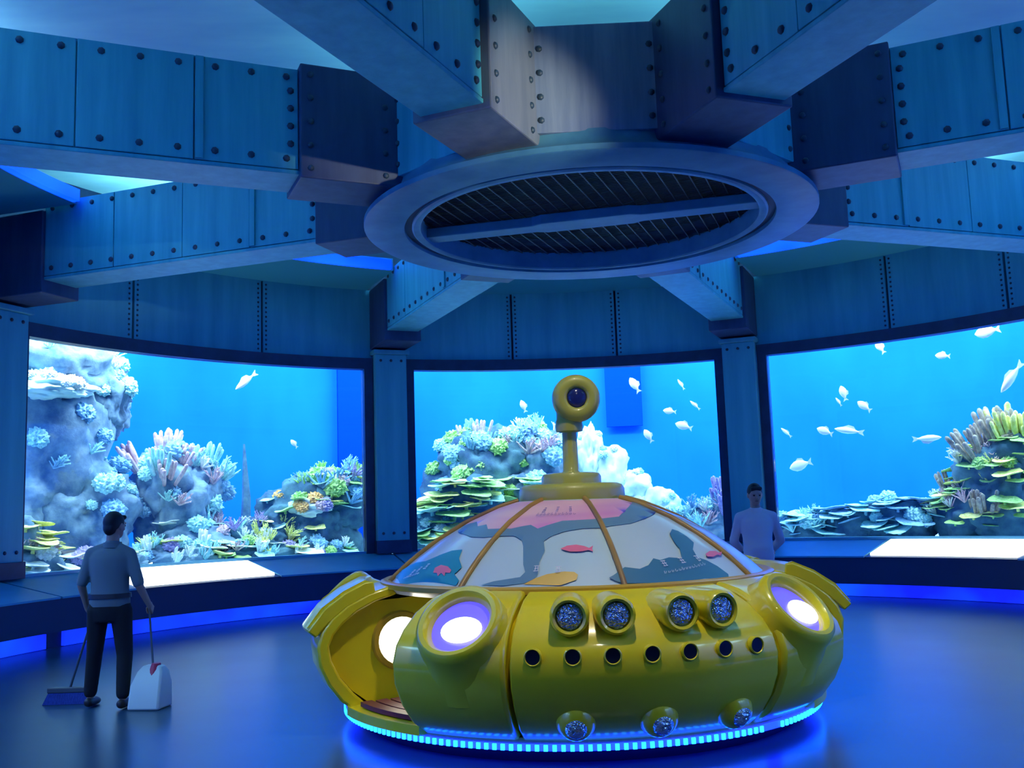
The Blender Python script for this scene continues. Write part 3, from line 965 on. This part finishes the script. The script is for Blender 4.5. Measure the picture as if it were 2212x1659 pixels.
mk('hull_shell', sweep(OUT + INN, -24.2, 24.2, 32, True), M['yellow'], sub, smooth=50, bevel=0.012)
for s in (-1, 1):
    a0, a1 = sorted((s * 24.9, s * 46.8))
    mk('hull_shell', sweep(grow(0.025, OUT) + INN, a0, a1, 18, True), M['yellow'], sub, smooth=50, bevel=0.03)
    a0, a1 = sorted((s * 75.5, s * 128))
    mk('hull_shell', sweep(OUT + INN, a0, a1, 36, True), M['yellow'], sub, smooth=50, bevel=0.02)
    a0, a1 = sorted((s * 128.6, s * 179.7))
    mk('hull_shell', sweep(OUT + INN, a0, a1, 36, True), M['yellow'], sub, smooth=50, bevel=0.012)
    BK = [(0.95, .2), (1.74, .21), (1.87, .31), (1.97, .43), (2.035, .56), (2.05, .66), (2.015, .74), (1.94, .82), (1.83, .895), (1.70, .96), (0.95, 1.0)]
    a0, a1 = sorted((s * 79.0, s * 80.5))
    mk('bulkhead', sweep(BK, a0, a1, 1, True), M['yellow'], sub)
    a0, a1 = sorted((s * 44.6, s * 46.0))
    mk('bulkhead', sweep(BK, a0, a1, 1, True), M['yellow'], sub)
    # round lamp in the rear bulkhead, facing the doorway
    an = s * 78.9
    c = Vector((1.49 * math.sin(R_(an)), -1.49 * math.cos(R_(an)), 0.655))
    nrm = Vector((-s * math.cos(R_(an)), -abs(math.sin(R_(an))) * 1.0, 0)).normalized()
    q = nrm.to_track_quat('Z', 'Y')
    ring = inst('cabin_porthole', tmesh('cabin_porthole', sweep([(0.17, 0.0), (0.225, 0.0), (0.215, 0.05), (0.18, 0.05)], 0, 360, 28), M['yellow_dk'], 40), sub, c, quat=q)
    inst('cabin_lamp', tmesh('cabin_lamp', sweep([(0, 0.005), (0.175, 0.005), (0.175, 0.02), (0, 0.03)], 0, 360, 28), M['cabin_lamp'], 40), ring, (0, 0, 0))
    # hood plate above the doorway's rear edge
    a0, a1 = sorted((s * 75.6, s * 104))
    HD = [(1.70, 1.02), (1.715, 1.115), (1.78, 1.115), (1.94, 1.04), (2.10, .93), (2.22, .78), (2.16, .73), (2.06, .83), (1.93, .93), (1.80, .995)]
    hd = mk('hood', sweep(HD, a0, a1, 20, True), M['yellow'], sub, smooth=40, bevel=0.012)
    for k in (0, 1):
        aa = (a0 + 1.0, a0 + 2.6) if k == 0 else (a1 - 2.6, a1 - 1.0)
        mk('hood_rim', sweep([(1.735, 1.115), (1.78, 1.128), (1.945, 1.055), (2.11, .942), (2.222, .80), (2.18, .82), (2.08, .92), (1.93, 1.02), (1.78, 1.10)],
                             aa[0], aa[1], 2, True), M['yellow'], hd)
    # doorway step with slats
    st = mk('door_step', sweep([(1.2, .155), (1.93, .155), (1.93, .22), (1.2, .24)], *sorted((s * 46.5, s * 76)), 12, True), M['yellow'], sub)
    for k in range(5):
        r0 = 1.32 + k * 0.115
        mk('slat', sweep([(r0, .235), (r0 + .085, .23), (r0 + .085, .262), (r0, .266)], *sorted((s * 50, s * 72)), 8, True), M['slat'], st)
mk('cabin_wall', sweep([(0.90, .2), (0.95, .2), (0.95, 1.03), (0.90, 1.03)], 0, 360, 40, True), M['yellow_dk'], sub, smooth=40)
mk('deck', sweep([(0, .13), (1.86, .13), (1.86, .18), (0, .18)], 0, 360, 72), M['yellow_dk'], sub)
mk('skirt', sweep([(1.60, 0), (1.72, 0), (1.80, .13), (1.60, .13)], 0, 360, 72), M['skirt'], sub, smooth=40)
mk('led_tube', sweep([(1.865, .105), (1.885, .105), (1.885, .145), (1.865, .145)], 0, 360, 120), M['led_tube'], sub, smooth=40)
bead = tmesh('led', box(-0.013, 0.013, -0.006, 0.006, -0.019, 0.019), M['led_bead'])
for k in range(124):
    a = -105 + 210 * k / 123
    if 28 < a < 33:
        continue
    inst('led', bead, sub, (1.893 * math.sin(R_(a)), -1.893 * math.cos(R_(a)), .125), (0, 0, R_(a)))

# dome
DP = [(1.56, 1.04), (1.53, 1.06), (1.42, 1.165), (1.29, 1.27), (1.12, 1.39), (.89, 1.52), (.62, 1.635), (.43, 1.69)]


def dome_r(z):
    for (r0, z0), (r1, z1) in zip(DP[:-1], DP[1:]):
        if z <= z1:
            return r0 + (r1 - r0) * (z - z0) / (z1 - z0)
    return DP[-1][0]


def dome_pt(a, z, off=0.0):
    r = dome_r(z) + off * 0.7
    return Vector((r * math.sin(R_(a)), -r * math.cos(R_(a)), z + off * 0.7))


dome = mk('dome', sweep(DP + [(r - .03, z - .03) for r, z in reversed(DP)], 0, 360, 144, True), M['dome'], sub, smooth=60)
dome['label'] = 'pale printed dome with sea pictures'
mk('dome_rim', sweep([(1.50, 1.03), (1.60, 1.05), (1.60, 1.085), (1.565, 1.10), (1.52, 1.09)], 0, 360, 96, True), M['yellow_dk'], sub, smooth=40)
for k in range(8):
    a = -43.5 * 0 + k * 45
    pts = [dome_pt(a, z, 0.012) for z in (1.06, 1.12, 1.2, 1.28, 1.36, 1.44, 1.52, 1.58, 1.64, 1.685)]
    mk('dome_rib', tube(pts, 0.021, 8), M['rib'], sub, smooth=60)

ART = {
 'd_pink': [(-85.4,1.504),(-74.8,1.532),(-65.6,1.498),(-60.1,1.511),(-54.9,1.477),(-47.9,1.479),(-41.4,1.477),(-36.7,1.492),(-32.6,1.501),(-28.3,1.473),(-24.8,1.494),(-17.8,1.524),(-12.2,1.525),(0.3,1.529),(11.5,1.54),(27.2,1.61),(41.3,1.645),(38,1.68),(13.2,1.68),(-27.4,1.68),(-59.8,1.68),(-90.6,1.68),(-95,1.56)],
 'd_slate': [(-85.4,1.504),(-74.8,1.532),(-65.6,1.498),(-60.1,1.511),(-54.9,1.477),(-47.9,1.479),(-41.4,1.477),(-36.7,1.492),(-32.6,1.501),(-28.3,1.473),(-24.8,1.494),(-17.8,1.524),(-12.2,1.525),(0.3,1.529),(11.5,1.54),(27.2,1.61),(41.3,1.645),(46,1.66),(58,1.62),(50.9,1.579),(30.5,1.533),(14.1,1.487),(2.9,1.473),(-1.3,1.463),(-8.8,1.464),(-16.2,1.448),(-21.2,1.419),(-23.7,1.386),(-22.5,1.32),(-23.5,1.245),(-23.2,1.169),(-24,1.14),(-26.5,1.114),(-32.4,1.098),(-39,1.103),(-35.6,1.127),(-28.1,1.153),(-27,1.185),(-28.3,1.232),(-30.8,1.354),(-32.5,1.395),(-36.9,1.425),(-42.6,1.426),(-51.1,1.418),(-59.6,1.421),(-79.7,1.459)],
 'd_orange': [(-26.6,1.106),(-24,1.14),(-20.6,1.168),(-15.7,1.183),(-12.9,1.178),(-11.9,1.16),(-12.4,1.128),(-14.8,1.11),(-16.7,1.096)],
 'd_teal': [(-72.2,1.244),(-66.4,1.293),(-61.8,1.324),(-56.4,1.331),(-53.8,1.272),(-49.5,1.214),(-50.4,1.168),(-47,1.127),(-47.1,1.097),(-73.8,1.078),(-100,1.068),(-96,1.126),(-80.7,1.228)],
 'd_navy': [(-3.6,1.133),(-2.1,1.149),(1.7,1.195),(5.9,1.179),(9.1,1.2),(12,1.242),(13.9,1.228),(17.6,1.242),(22,1.231),(24.7,1.295),(25.2,1.344),(27.3,1.399),(32,1.43),(34,1.415),(34.7,1.373),(34.5,1.328),(30,1.283),(28.6,1.229),(31.2,1.206),(33.4,1.161),(35,1.103),(33.9,1.08),(15.5,1.077),(1.2,1.093),(-1.6,1.105)],
 'd_red:1': [(-17.3,1.327),(-15.1,1.347),(-11.9,1.352),(-9.2,1.341),(-7.7,1.327),(-6.2,1.342),(-6.7,1.32),(-6.6,1.302),(-8,1.315),(-10.5,1.305),(-14.3,1.307)],
 'd_red:2': [(-60,1.169),(-61.5,1.203),(-59.6,1.223),(-55.6,1.215),(-52.7,1.191),(-52.4,1.173),(-54.5,1.175),(-53.7,1.151),(-56.2,1.171),(-56.6,1.149),(-58.2,1.17)],
 'd_red:3': [(33.2,1.243),(37,1.261),(40.4,1.257),(41.1,1.243),(44.1,1.249),(40.5,1.223),(39.3,1.232),(35.6,1.22),(33.1,1.226)],
}
NM = {'d_pink': 'coral_print', 'd_slate': 'rock_print', 'd_orange': 'fish_print', 'd_teal': 'seaweed_print', 'd_navy': 'rock_print', 'd_red': 'fish_print'}


def decal(name, poly, mat, off):
    k = 0.024
    pts = [Vector((a * k, z * 1.4)) for a, z in poly]
    n = len(pts)
    xs, ys = [p.x for p in pts], [p.y for p in pts]
    st = 0.07
    x = min(xs)
    while x < max(xs):
        y = min(ys)
        while y < max(ys):
            pts.append(Vector((x, y)))
            y += st
        for _, zz in DP:
            pts.append(Vector((x, zz * 1.4)))
        x += st
    vc, ed, fc = delaunay_2d_cdt(pts, [], [list(range(n))], 1, 1e-5)[:3]
    used = sorted({i for f in fc for i in f})
    ix = {v: i for i, v in enumerate(used)}
    vc, fc = [vc[i] for i in used], [[ix[i] for i in f] for f in fc]
    V = [dome_pt(p.x / k, min(max(p.y / 1.4, 1.045), 1.688), off) for p in vc]
    o = mk(name, (V, [tuple(f) for f in fc]), mat, dome, smooth=180)
    return o


for i, (k, p) in enumerate(ART.items()):
    key = k.split(':')[0]
    decal(NM[key], p, M[key], 0.005 + 0.0015 * i)


def stroke(a0, z0, a1, z1, w, off=0.02):
    p, q = dome_pt(a0, z0, off), dome_pt(a1, z1, off)
    d = (q - p).normalized()
    o = Vector((math.sin(R_(a0)), -math.cos(R_(a0)), .6)).normalized()
    s = d.cross(o) * w
    return [p - s, q - s, q + s, p + s], [(0, 1, 2, 3)]


def marks(name, mat, glyphs, row, rnd):
    g = []
    for a, z in glyphs:
        h = .016
        da = 0.85
        for k in range(3):
            w0 = da * rnd.uniform(.6, 1.1)
            g.append(stroke(a - w0, z + h * (k - 1), a + w0, z + h * (k - 1) + .002, .0024))
        g += [stroke(a - da * .45, z - h * 1.2, a - da * .4, z + h * 1.2, .0024), stroke(a + da * .6, z - h, a + da * .3, z + h * 1.1, .0024)]
    if row:
        (a0, z0), (a1, z1), cnt = row
        for i in range(cnt):
            t = (i + .5) / cnt
            a, z = a0 + (a1 - a0) * t, z0 + (z1 - z0) * t
            w = (a1 - a0) / cnt * .32
            g.append(stroke(a - w, z - .008, a - w * .4, z + rnd.uniform(.004, .012), .002))
            g.append(stroke(a - w * .2, z - .008, a + w, z + rnd.uniform(0, .008), .002))
    mk(name, join(*g), mat, dome)['kind'] = 'stuff'


rr = random.Random(5)
marks('lettering', M['d_white'], [(14.2, 1.2), (21, 1.212), (27.7, 1.217)], ((12.2, 1.142), (28.9, 1.18), 13), rr)
marks('lettering', M['d_white'], [(-23.7, 1.198), (-17.4, 1.19)], None, rr)
marks('lettering', M['d_white'], [(-71.9, 1.159), (-69.3, 1.182), (-66.5, 1.205)], ((-75, 1.115), (-67, 1.16), 7), rr)
marks('lettering', M['d_ink'], [(-30, 1.597), (-21.9, 1.6), (-14, 1.599)], ((-33.1, 1.567), (-10.7, 1.565), 11), rr)

# cap and periscope
mk('cap', sweep([(0, 1.66), (.435, 1.66), (.442, 1.70), (.44, 1.77), (.42, 1.805), (.38, 1.818), (0, 1.818)], 0, 360, 56), M['yellow_cap'], sub, smooth=45)
mk('cap_step', sweep([(0, 1.81), (.25, 1.81), (.25, 1.875), (.235, 1.902), (.20, 1.91), (0, 1.91)], 0, 360, 48), M['yellow_cap'], sub, smooth=45)
pe = mk('periscope', lathe([(0, 1.90), (.085, 1.90), (.066, 1.93), (.062, 2.2), (.062, 2.25), (.112, 2.26), (.118, 2.30), (.112, 2.345), (.105, 2.36), (.105, 2.45), (0, 2.45)], 28),
        M['yellow_cap'], sub, smooth=40)
hx, hz = 0.055, 2.53
HR = Matrix.Translation((hx, -0.05, hz)) @ Matrix.Rotation(R_(-SUBA + 2), 4, 'Z') @ Matrix.Rotation(math.pi / 2, 4, 'X')
hp = [(0, -.16), (.10, -.155), (.17, -.11), (.197, -.04), (.203, .03), (.195, .075), (.178, .105), (.15, .120), (.11, .120), (.088, .108), (.08, .085), (0, .085)]
mk('periscope_head', xf(lathe(hp, 40), HR), M['yellow_cap'], pe, smooth=50)
mk('periscope_neck', xf(tube([(0, 0, 2.40), (0.01, .01, 2.46), (.04, -.02, 2.53)], [.10, .105, .10], 18), Matrix.Identity(4)), M['yellow_cap'], pe, smooth=50)
mk('periscope_eye', xf(lathe([(.084, .088), (.076, .104), (.05, .116), (0, .122)], 28), HR), M['peri_eye'], pe, smooth=60)

# porthole pods, headlights, holes and lower lights
pod = sweep([(.42, -.27), (.36, -.12), (.325, -.04), (.312, .05), (.30, .09), (.275, .108), (.245, .105), (.222, .08), (.21, .03), (.20, -.27)], 0, 360, 40)
podm = tmesh('porthole_pod', pod, M['yellow'], 40)
lensm = tmesh('porthole_lens', sweep([(0, .055), (.12, .05), (.215, .03), (.215, .01), (0, .01)], 0, 360, 32), M['pod_lens'], 40)
lampm = tmesh('porthole_lamp', ellipsoid((0.03, -0.045, .062), .150, .105, .014, 24, 8), M['pod_lamp'], 60)
for a in (-34.0, 33.0, -112, 112, -148, 148):
    e = R_(43)
    o = Vector((math.sin(R_(a)) * math.cos(e), -math.cos(R_(a)) * math.cos(e), math.sin(e)))
    c = Vector((2.01 * math.sin(R_(a)), -2.01 * math.cos(R_(a)), .855)) + o * 0.02
    zx = Vector((math.cos(R_(a)), math.sin(R_(a)), 0))
    m = Matrix((zx, o.cross(zx), o)).transposed()
    p = inst('porthole_pod', podm, sub, c, quat=m.to_quaternion(), scale=0.96)
    inst('porthole_lens', lensm, p, (0, 0, 0))
    inst('porthole_lamp', lampm, p, (0, 0, 0))


def shell_r(z):
    for (r0, z0), (r1, z1) in zip(OUT[:-1], OUT[1:]):
        if z0 <= z <= z1:
            return r0 + (r1 - r0) * (z - z0) / (z1 - z0)
    return OUT[-1][0]


hl = tmesh('headlight', sweep([(.078, .02), (.088, .115), (.104, .125), (.120, .105), (.124, .05), (.124, -.22), (.078, -.22)], 0, 360, 28), M['yellow'], 40)
fl = ICO[3]
hlens = tmesh('headlight_lens', ([Vector((p.x * .086, p.y * .086, max(p.z, -.2) * .04 + .085)) for p in fl[0]], fl[1]), M['lens'])
hbr = tmesh('headlight_bracket', ([(-.115, 0, -.2), (.115, 0, -.2), (.115, 0, .02), (-.115, 0, .02), (-.12, -.165, -.2), (.12, -.165, -.2), (.12, -.15, -.005), (-.12, -.15, -.005)],
                                 box(0, 1, 0, 1, 0, 1)[1]), M['yellow'])
for a in (-14.0, -6.0, 5.4, 13.2):
    o = Vector((math.sin(R_(a)), -math.cos(R_(a)), 0.0))
    zx = Vector((math.cos(R_(a)), math.sin(R_(a)), 0))
    m = Matrix((zx, o.cross(zx), o)).transposed()
    r = shell_r(.955) + 0.075
    p = inst('headlight', hl, sub, (r * o.x, r * o.y, .955), quat=m.to_quaternion())
    inst('headlight_lens', hlens, p, (0, 0, 0))
    inst('headlight_bracket', hbr, p, (0, 0, 0))
hom = tmesh('round_hole', sweep([(.045, -.03), (.056, -.03), (.056, .008), (.050, .012), (.045, .006)], 0, 360, 20), M['yellow'], 40)
hod = tmesh('hole_dark', sweep([(0, -.02), (.047, -.02), (.047, .004), (0, .004)], 0, 360, 20), M['hole'])
for k in range(7):
    a = -20.2 + 6.55 * k
    o = Vector((math.sin(R_(a)), -math.cos(R_(a)), 0.02)).normalized()
    q = o.to_track_quat('Z', 'Y')
    p = inst('round_hole', hom, sub, Vector((2.148 * math.sin(R_(a)), -2.148 * math.cos(R_(a)), .72)), quat=q)
    inst('hole_dark', hod, p, (0, 0, 0))
lom = tmesh('bumper_light', ellipsoid((0, 0, 0), .13, .13, .13, 24, 14), M['yellow'], 60)
lol = tmesh('bumper_lens', ellipsoid((0, 0, .055), .088, .088, .088, 20, 10), M['lens'])
for a in (-13.6, 1.4, 16.8):
    o = Vector((math.sin(R_(a)), -math.cos(R_(a)), -0.42)).normalized()
    p = inst('bumper_light', lom, sub, (1.97 * math.sin(R_(a)), -1.97 * math.cos(R_(a)), .315), quat=o.to_track_quat('Z', 'Y'))
    inst('bumper_lens', lol, p, (0, 0, 0))

# ------------------------------------------------------------------ people
M['skin'] = plain('skin', (0.46, 0.26, 0.19), 0.55)
M['hair'] = plain('black_hair', (0.010, 0.009, 0.012), 0.6)
M['shirt_g'] = plain('grey_green_shirt', (0.16, 0.20, 0.21), 0.85)
M['shirt_l'] = plain('pale_lilac_shirt', (0.72, 0.58, 0.60), 0.85)
M['trouser'] = plain('black_trousers', (0.008, 0.008, 0.012), 0.85)
M['shoe'] = plain('dark_shoe', (0.03, 0.02, 0.025), 0.5)
M['belt'] = plain('dark_belt', (0.03, 0.025, 0.03), 0.5)
M['eye'] = plain('eye_dark', (0.02, 0.012, 0.01), 0.2)
M['lip'] = plain('lip', (0.30, 0.12, 0.10), 0.5)


def fused(name, geos, voxel, mat, parent, smooth=3):
    o = mk(name, join(*geos), mat, parent, smooth=180)
    r = o.modifiers.new('fuse', 'REMESH')
    r.mode = 'VOXEL'
    r.voxel_size = voxel
    r.use_smooth_shade = True
    s = o.modifiers.new('soften', 'SMOOTH')
    s.iterations = smooth
    s.factor = 0.5
    return o


def hand(wrist, d, palm, thumb, curl):
    """d: wrist -> knuckles, palm: way the palm faces, thumb: side of the thumb"""
    w, d = Vector(wrist), Vector(d).normalized()
    palm = Vector(palm)
    palm = (palm - d * palm.dot(d)).normalized()
    t = palm.cross(d)
    if t.dot(Vector(thumb)) < 0:
        t = -t
    g = []
    k0 = w + d * 0.085
    for i, (off, L) in enumerate(((0.030, .072), (0.010, .080), (-0.010, .075), (-0.029, .060))):
        b = k0 + t * off
        g.append(capsule(w + t * off * 0.6, .014, b, .0125, 8))
        p, ang = b, 0.0
        for seg, f in ((.46, curl), (.30, curl * 1.1), (.24, curl * .8)):
            ang += R_(f)
            q = p + (d * math.cos(ang) + palm * math.sin(ang)) * L * seg
            g.append(capsule(p, .0095, q, .0085, 8))
            p = q
    b = w + d * 0.025 + t * 0.028
    m1 = b + (d * .6 + t * .6 + palm * .35).normalized() * .042
    m2 = m1 + (d * .75 + palm * .6 + t * .05).normalized() * .034
    g += [capsule(b, .014, m1, .011, 8), capsule(m1, .0105, m2, .009, 8)]
    return g


def person(name, label, loc, rz, J, shirt, belt=True):
    """J: joints in local space, the person faces -y; left side is +x"""
    root = thing(name, label, 'person', loc, rz)
    V3 = Vector
    hc, ht = V3(J['head']), J.get('tilt', 0.0)
    Hm = Matrix.Translation(hc) @ Matrix.Rotation(J.get('turn', 0.0), 4, 'Z') @ Matrix.Rotation(ht, 4, 'X')

    def H(x, y, z):
        return Hm @ V3((x, y, z))
    body = []
    body.append(xf(ellipsoid((0, 0, 0), .076, .095, .112, 20, 14), Hm))
    body.append(xf(ellipsoid((0, -.028, -.062), .055, .060, .058, 16, 10), Hm))
    body.append(capsule(H(0, -.092, .012), .010, H(0, -.112, -.022), .015, 8))
    for s in (-1, 1):
        body.append(xf(ellipsoid((s * .078, .008, -.008), .012, .022, .034, 10, 8), Hm))
        body.append(capsule(H(s * .018, -.088, .028), .009, H(s * .05, -.078, .026), .008, 8))
    body.append(capsule(H(0, .015, -.06), .055, J['neck'], .058, 12))
    sh = [V3(J['shR']), V3(J['shL'])]
    hp = [V3(J['hipR']), V3(J['hipL'])]
    ch, pv = (sh[0] + sh[1]) / 2, (hp[0] + hp[1]) / 2
    z0, z1 = pv.z - 0.04, ch.z + 0.035

    def torso(g, fat=1.0, bottom=None):
        rings = []
        for t, rx, ry in ((0, .155, .105), (.14, .165, .112), (.33, .150, .105), (.5, .150, .108), (.68, .165, .115), (.84, .175, .112), (.94, .150, .092), (1.0, .085, .07)):
            c = pv.lerp(ch, t)
            rings.append((c.x, c.y + J.get('belly', 0) * -math.exp(-((t - .3) / .25) ** 2), z0 + (z1 - z0) * t, rx * fat + g, ry * fat + g + J.get('belly', 0) * math.exp(-((t - .3) / .25) ** 2)))
        return loft(rings, 24)
    body.append(torso(0))
    nb = V3(J['neck']) - V3((0, 0, .045))
    for s in 'RL':
        body.append(capsule(nb, .058, V3(J['sh' + s]) - V3((0, 0, .02)), .042, 12))
    for i, s in enumerate('RL'):
        a, e, w = V3(J['sh' + s]), V3(J['el' + s]), V3(J['wr' + s])
        body += [capsule(a - V3((0, 0, .02)), .042, e, .038, 12), capsule(e, .038, w, .025, 12)]
        body += hand(*J['hand' + s])
        h, k, f = V3(J['hip' + s]), V3(J['kn' + s]), V3(J['an' + s])
        body += [capsule(h, .082, k, .052, 12), capsule(k, .050, f, .034, 12), capsule(f - V3((0, -.02, .035)), .032, f + V3((0, -.13, -.05)), .026, 10)]
    fused('body', body, 0.0065, M['skin'], root, 2)
    # shirt with short sleeves, trousers, shoes
    g = [torso(0.016, bottom=0)]
    for s in 'RL':
        a, e, w = V3(J['sh' + s]), V3(J['el' + s]), V3(J['wr' + s])
        g.append(capsule(nb - V3((0, 0, .012)), .066, a - V3((0, 0, .012)), .056, 14))
        g.append(capsule(a - V3((0, 0, .012)), .058, a.lerp(e, .92), .052, 14))
        if J.get('long'):
            g.append(capsule(a.lerp(e, .9), .056, e, .052, 14))
            g.append(capsule(e, .052, e.lerp(w, .88), .040, 14))
    g.append(capsule(V3(J['neck']) + V3((0, .0, -.05)), .07, V3(J['neck']) + V3((0, .004, -.03)), .066, 14))
    so = fused('shirt', g, 0.012, shirt, root, 4)
    nk = V3(J['neck'])
    mk('collar', xf(sweep([(.066, -.055), (.084, -.06), (.078, -.012), (.068, -.012)], 0, 360, 24), Matrix.Translation(nk)), shirt, so, smooth=40)
    g = []
    c = pv
    g.append(loft([(c.x, c.y, c.z - .14, .150, .112), (c.x, c.y, c.z - .05, .176, .126), (c.x, c.y, c.z + .06, .172, .122), (c.x, c.y, c.z + .10, .165, .118)], 24))
    for s in 'RL':
        h, k, f = V3(J['hip' + s]), V3(J['kn' + s]), V3(J['an' + s])
        g += [capsule(h - V3((0, 0, .04)), .098, k, .070, 14), capsule(k, .070, f + V3((0, 0, .04)), .058, 14)]
    to = fused('trousers', g, 0.012, M['trouser'], root, 4)
    if belt:
        mk('belt', loft([(c.x, c.y, c.z + .065, .190, .138), (c.x, c.y, c.z + .105, .186, .134)], 28), M['belt'], to, smooth=40)
    for s in 'RL':
        f = V3(J['an' + s])
        fused('shoe', [capsule(f + V3((0, .035, -.045)), .042, f + V3((0, -.10, -.052)), .040, 12), capsule(f + V3((0, -.10, -.052)), .040, f + V3((0, -.16, -.062)), .030, 12)],
              0.01, M['shoe'], root, 3)
    # hair, eyes, mouth
    hair = [xf(ellipsoid((0, .022, .030), .086, .098, .100, 22, 14), Hm), xf(ellipsoid((0, .060, -.02), .066, .055, .075, 16, 10), Hm)]
    hair.append(capsule(H(-.045, -.058, .078), .022, H(.045, -.058, .080), .024, 10))
    fused('hair', hair, 0.008, M['hair'], root, 2)
    for s in (-1, 1):
        mk('eye', xf(ellipsoid((s * .032, -.085, .006), .013, .010, .008, 10, 8), Hm), M['eye'], root, smooth=180)
    mk('mouth', xf(ellipsoid((0, -.087, -.058), .024, .008, .007, 12, 8), Hm), M['lip'], root, smooth=180)
    return root


# the cleaner seen from behind: faces away, so its local frame is turned half round
ox, oy = -3.66, 9.02
cl = {'head': (-0.03, -0.02, 1.595), 'tilt': 0.10, 'turn': -0.35, 'neck': (-0.02, 0.0, 1.46), 'shL': (0.168, 0.0, 1.365), 'shR': (-0.175, 0.0, 1.350),
      'hipL': (0.098, 0, 0.90), 'hipR': (-0.105, 0, 0.885), 'elL': (0.245, .02, 1.08), 'wrL': (0.235, -.09, 0.86), 'elR': (-0.27, .02, 1.06), 'wrR': (-0.33, -.08, 0.87),
      'knL': (0.14, -.04, 0.48), 'knR': (-0.14, -.01, 0.46), 'anL': (0.185, -.07, 0.095), 'anR': (-0.155, .06, 0.095)}
# grips: the handles pass through the closed fists
cl['handL'] = ((0.235, -.09, .86), (0, -.75, -.45), (-1, 0, 0), (0, 0, 1), 62)
cl['handR'] = ((-0.33, -.08, .87), (0, -.75, -.45), (1, 0, 0), (0, 0, 1), 62)
person('person', 'person in grey shirt and black trousers, back turned, before the left tank window', (ox, oy, 0), math.pi, cl, M['shirt_g'])


def cl_world(p):
    return Vector((ox - p[0], oy - p[1], p[2]))


# broom in the left hand
M['handle'] = plain('grey_handle', (0.10, 0.11, 0.13), 0.5)
M['bristle'] = ramp_mat('blue_bristles', (0.01, 0.03, 0.22), (0.02, 0.06, 0.35), (40, 40, 1), 3.0, 3, 0.8)
M['pan_white'] = plain('white_plastic', (0.70, 0.72, 0.66), 0.5)
M['pan_red'] = plain('red_plastic', (0.55, 0.02, 0.08), 0.5)
gl = cl_world((0.205, -.165, .825))
br = thing('broom', 'broom with thin handle and blue bristles held beside the person', 'broom', (-4.12, 9.3, 0))
b0 = Vector((-4.12, 9.3, 0))
top = gl + (gl - (b0 + Vector((0, 0, .16)))).normalized() * .32
mk('handle', tube([(0, 0, .14), gl - b0, top - b0], .011, 10), M['handle'], br, smooth=40)
mk('head', box(-.20, .20, -.03, .03, .10, .15), M['handle'], br, bevel=0.01)
mk('bristles', ([(-.19, -.025, .10), (.19, -.025, .10), (.19, .025, .10), (-.19, .025, .10), (-.23, -.05, .002), (.23, -.05, .002), (.23, .05, .002), (-.23, .05, .002)],
                [(0, 3, 2, 1), (4, 5, 6, 7), (0, 1, 5, 4), (1, 2, 6, 5), (2, 3, 7, 6), (3, 0, 4, 7)]), M['bristle'], br)

# long handled dustpan in the right hand
gr_ = cl_world((-0.30, -.155, .835))
dl = Vector((-3.27, 8.98, 0))
dp = thing('dustpan', 'white long handled dustpan with a red patch standing right of the person', 'dustpan', dl, R_(-8))
inv = Matrix.Rotation(R_(8), 4, 'Z')
loc = lambda p: inv @ (p - dl)
g = loc(gr_)
gt = g + (g - Vector((.0, .05, .34))).normalized() * .08
mk('handle', tube([(.0, .05, .30), g, gt], .010, 10), M['handle'], dp, smooth=40)
W = .145
bin_v = []
for t, y0, y1, z in ((1.0, -.14, .13, 0.0), (1.0, -.14, .13, .02), (.98, -.10, .13, .20), (.80, -.03, .12, .31), (.55, .01, .10, .36)):
    bin_v.append([(-W * t, y0, z), (W * t, y0, z), (W * t, y1, z), (-W * t, y1, z)])
V = [p for r in bin_v for p in r]
F = [(3, 2, 1, 0)] + [(i * 4 + j, i * 4 + (j + 1) % 4, i * 4 + 4 + (j + 1) % 4, i * 4 + 4 + j) for i in range(4) for j in range(4)] + [(16, 17, 18, 19)]
bn = mk('pan_body', (V, F), M['pan_white'], dp, bevel=0.018, smooth=40)
rp = mk('red_grip', loft([(.035, .03, .25, .055, .09), (.03, .04, .33, .05, .07), (.025, .05, .375, .035, .045)], 16), M['pan_red'], dp, smooth=50)
rp['label'] = 'red patch on the dustpan'

# the man behind the submarine, facing the camera, hands behind his back
mn = {'head': (0.0, -0.035, 1.70), 'tilt': 0.22, 'turn': 0.12, 'neck': (0.0, 0.0, 1.555), 'shL': (0.185, 0.0, 1.46), 'shR': (-0.185, 0.0, 1.46),
      'hipL': (0.10, 0, 0.955), 'hipR': (-0.10, 0, 0.955), 'elL': (0.275, .10, 1.17), 'wrL': (0.11, .205, 0.985), 'elR': (-0.255, .10, 1.17), 'wrR': (-0.10, .215, 0.975),
      'knL': (0.115, -.02, 0.51), 'knR': (-0.115, -.02, 0.51), 'anL': (0.125, .03, 0.095), 'anR': (-0.125, .03, 0.095), 'belly': .035, 'long': True}
mn['handL'] = ((0.11, .205, .985), (-1, .15, -.25), (0, 1, 0), (0, 0, 1), 22)
mn['handR'] = ((-0.10, .22, .955), (1, .2, -.15), (0, 1, 0), (0, 0, 1), 22)
person('person', 'person in pale lilac shirt looking down, hands behind back, beside the right pillar', (2.75, 11.5, 0), R_(-6), mn, M['shirt_l'])
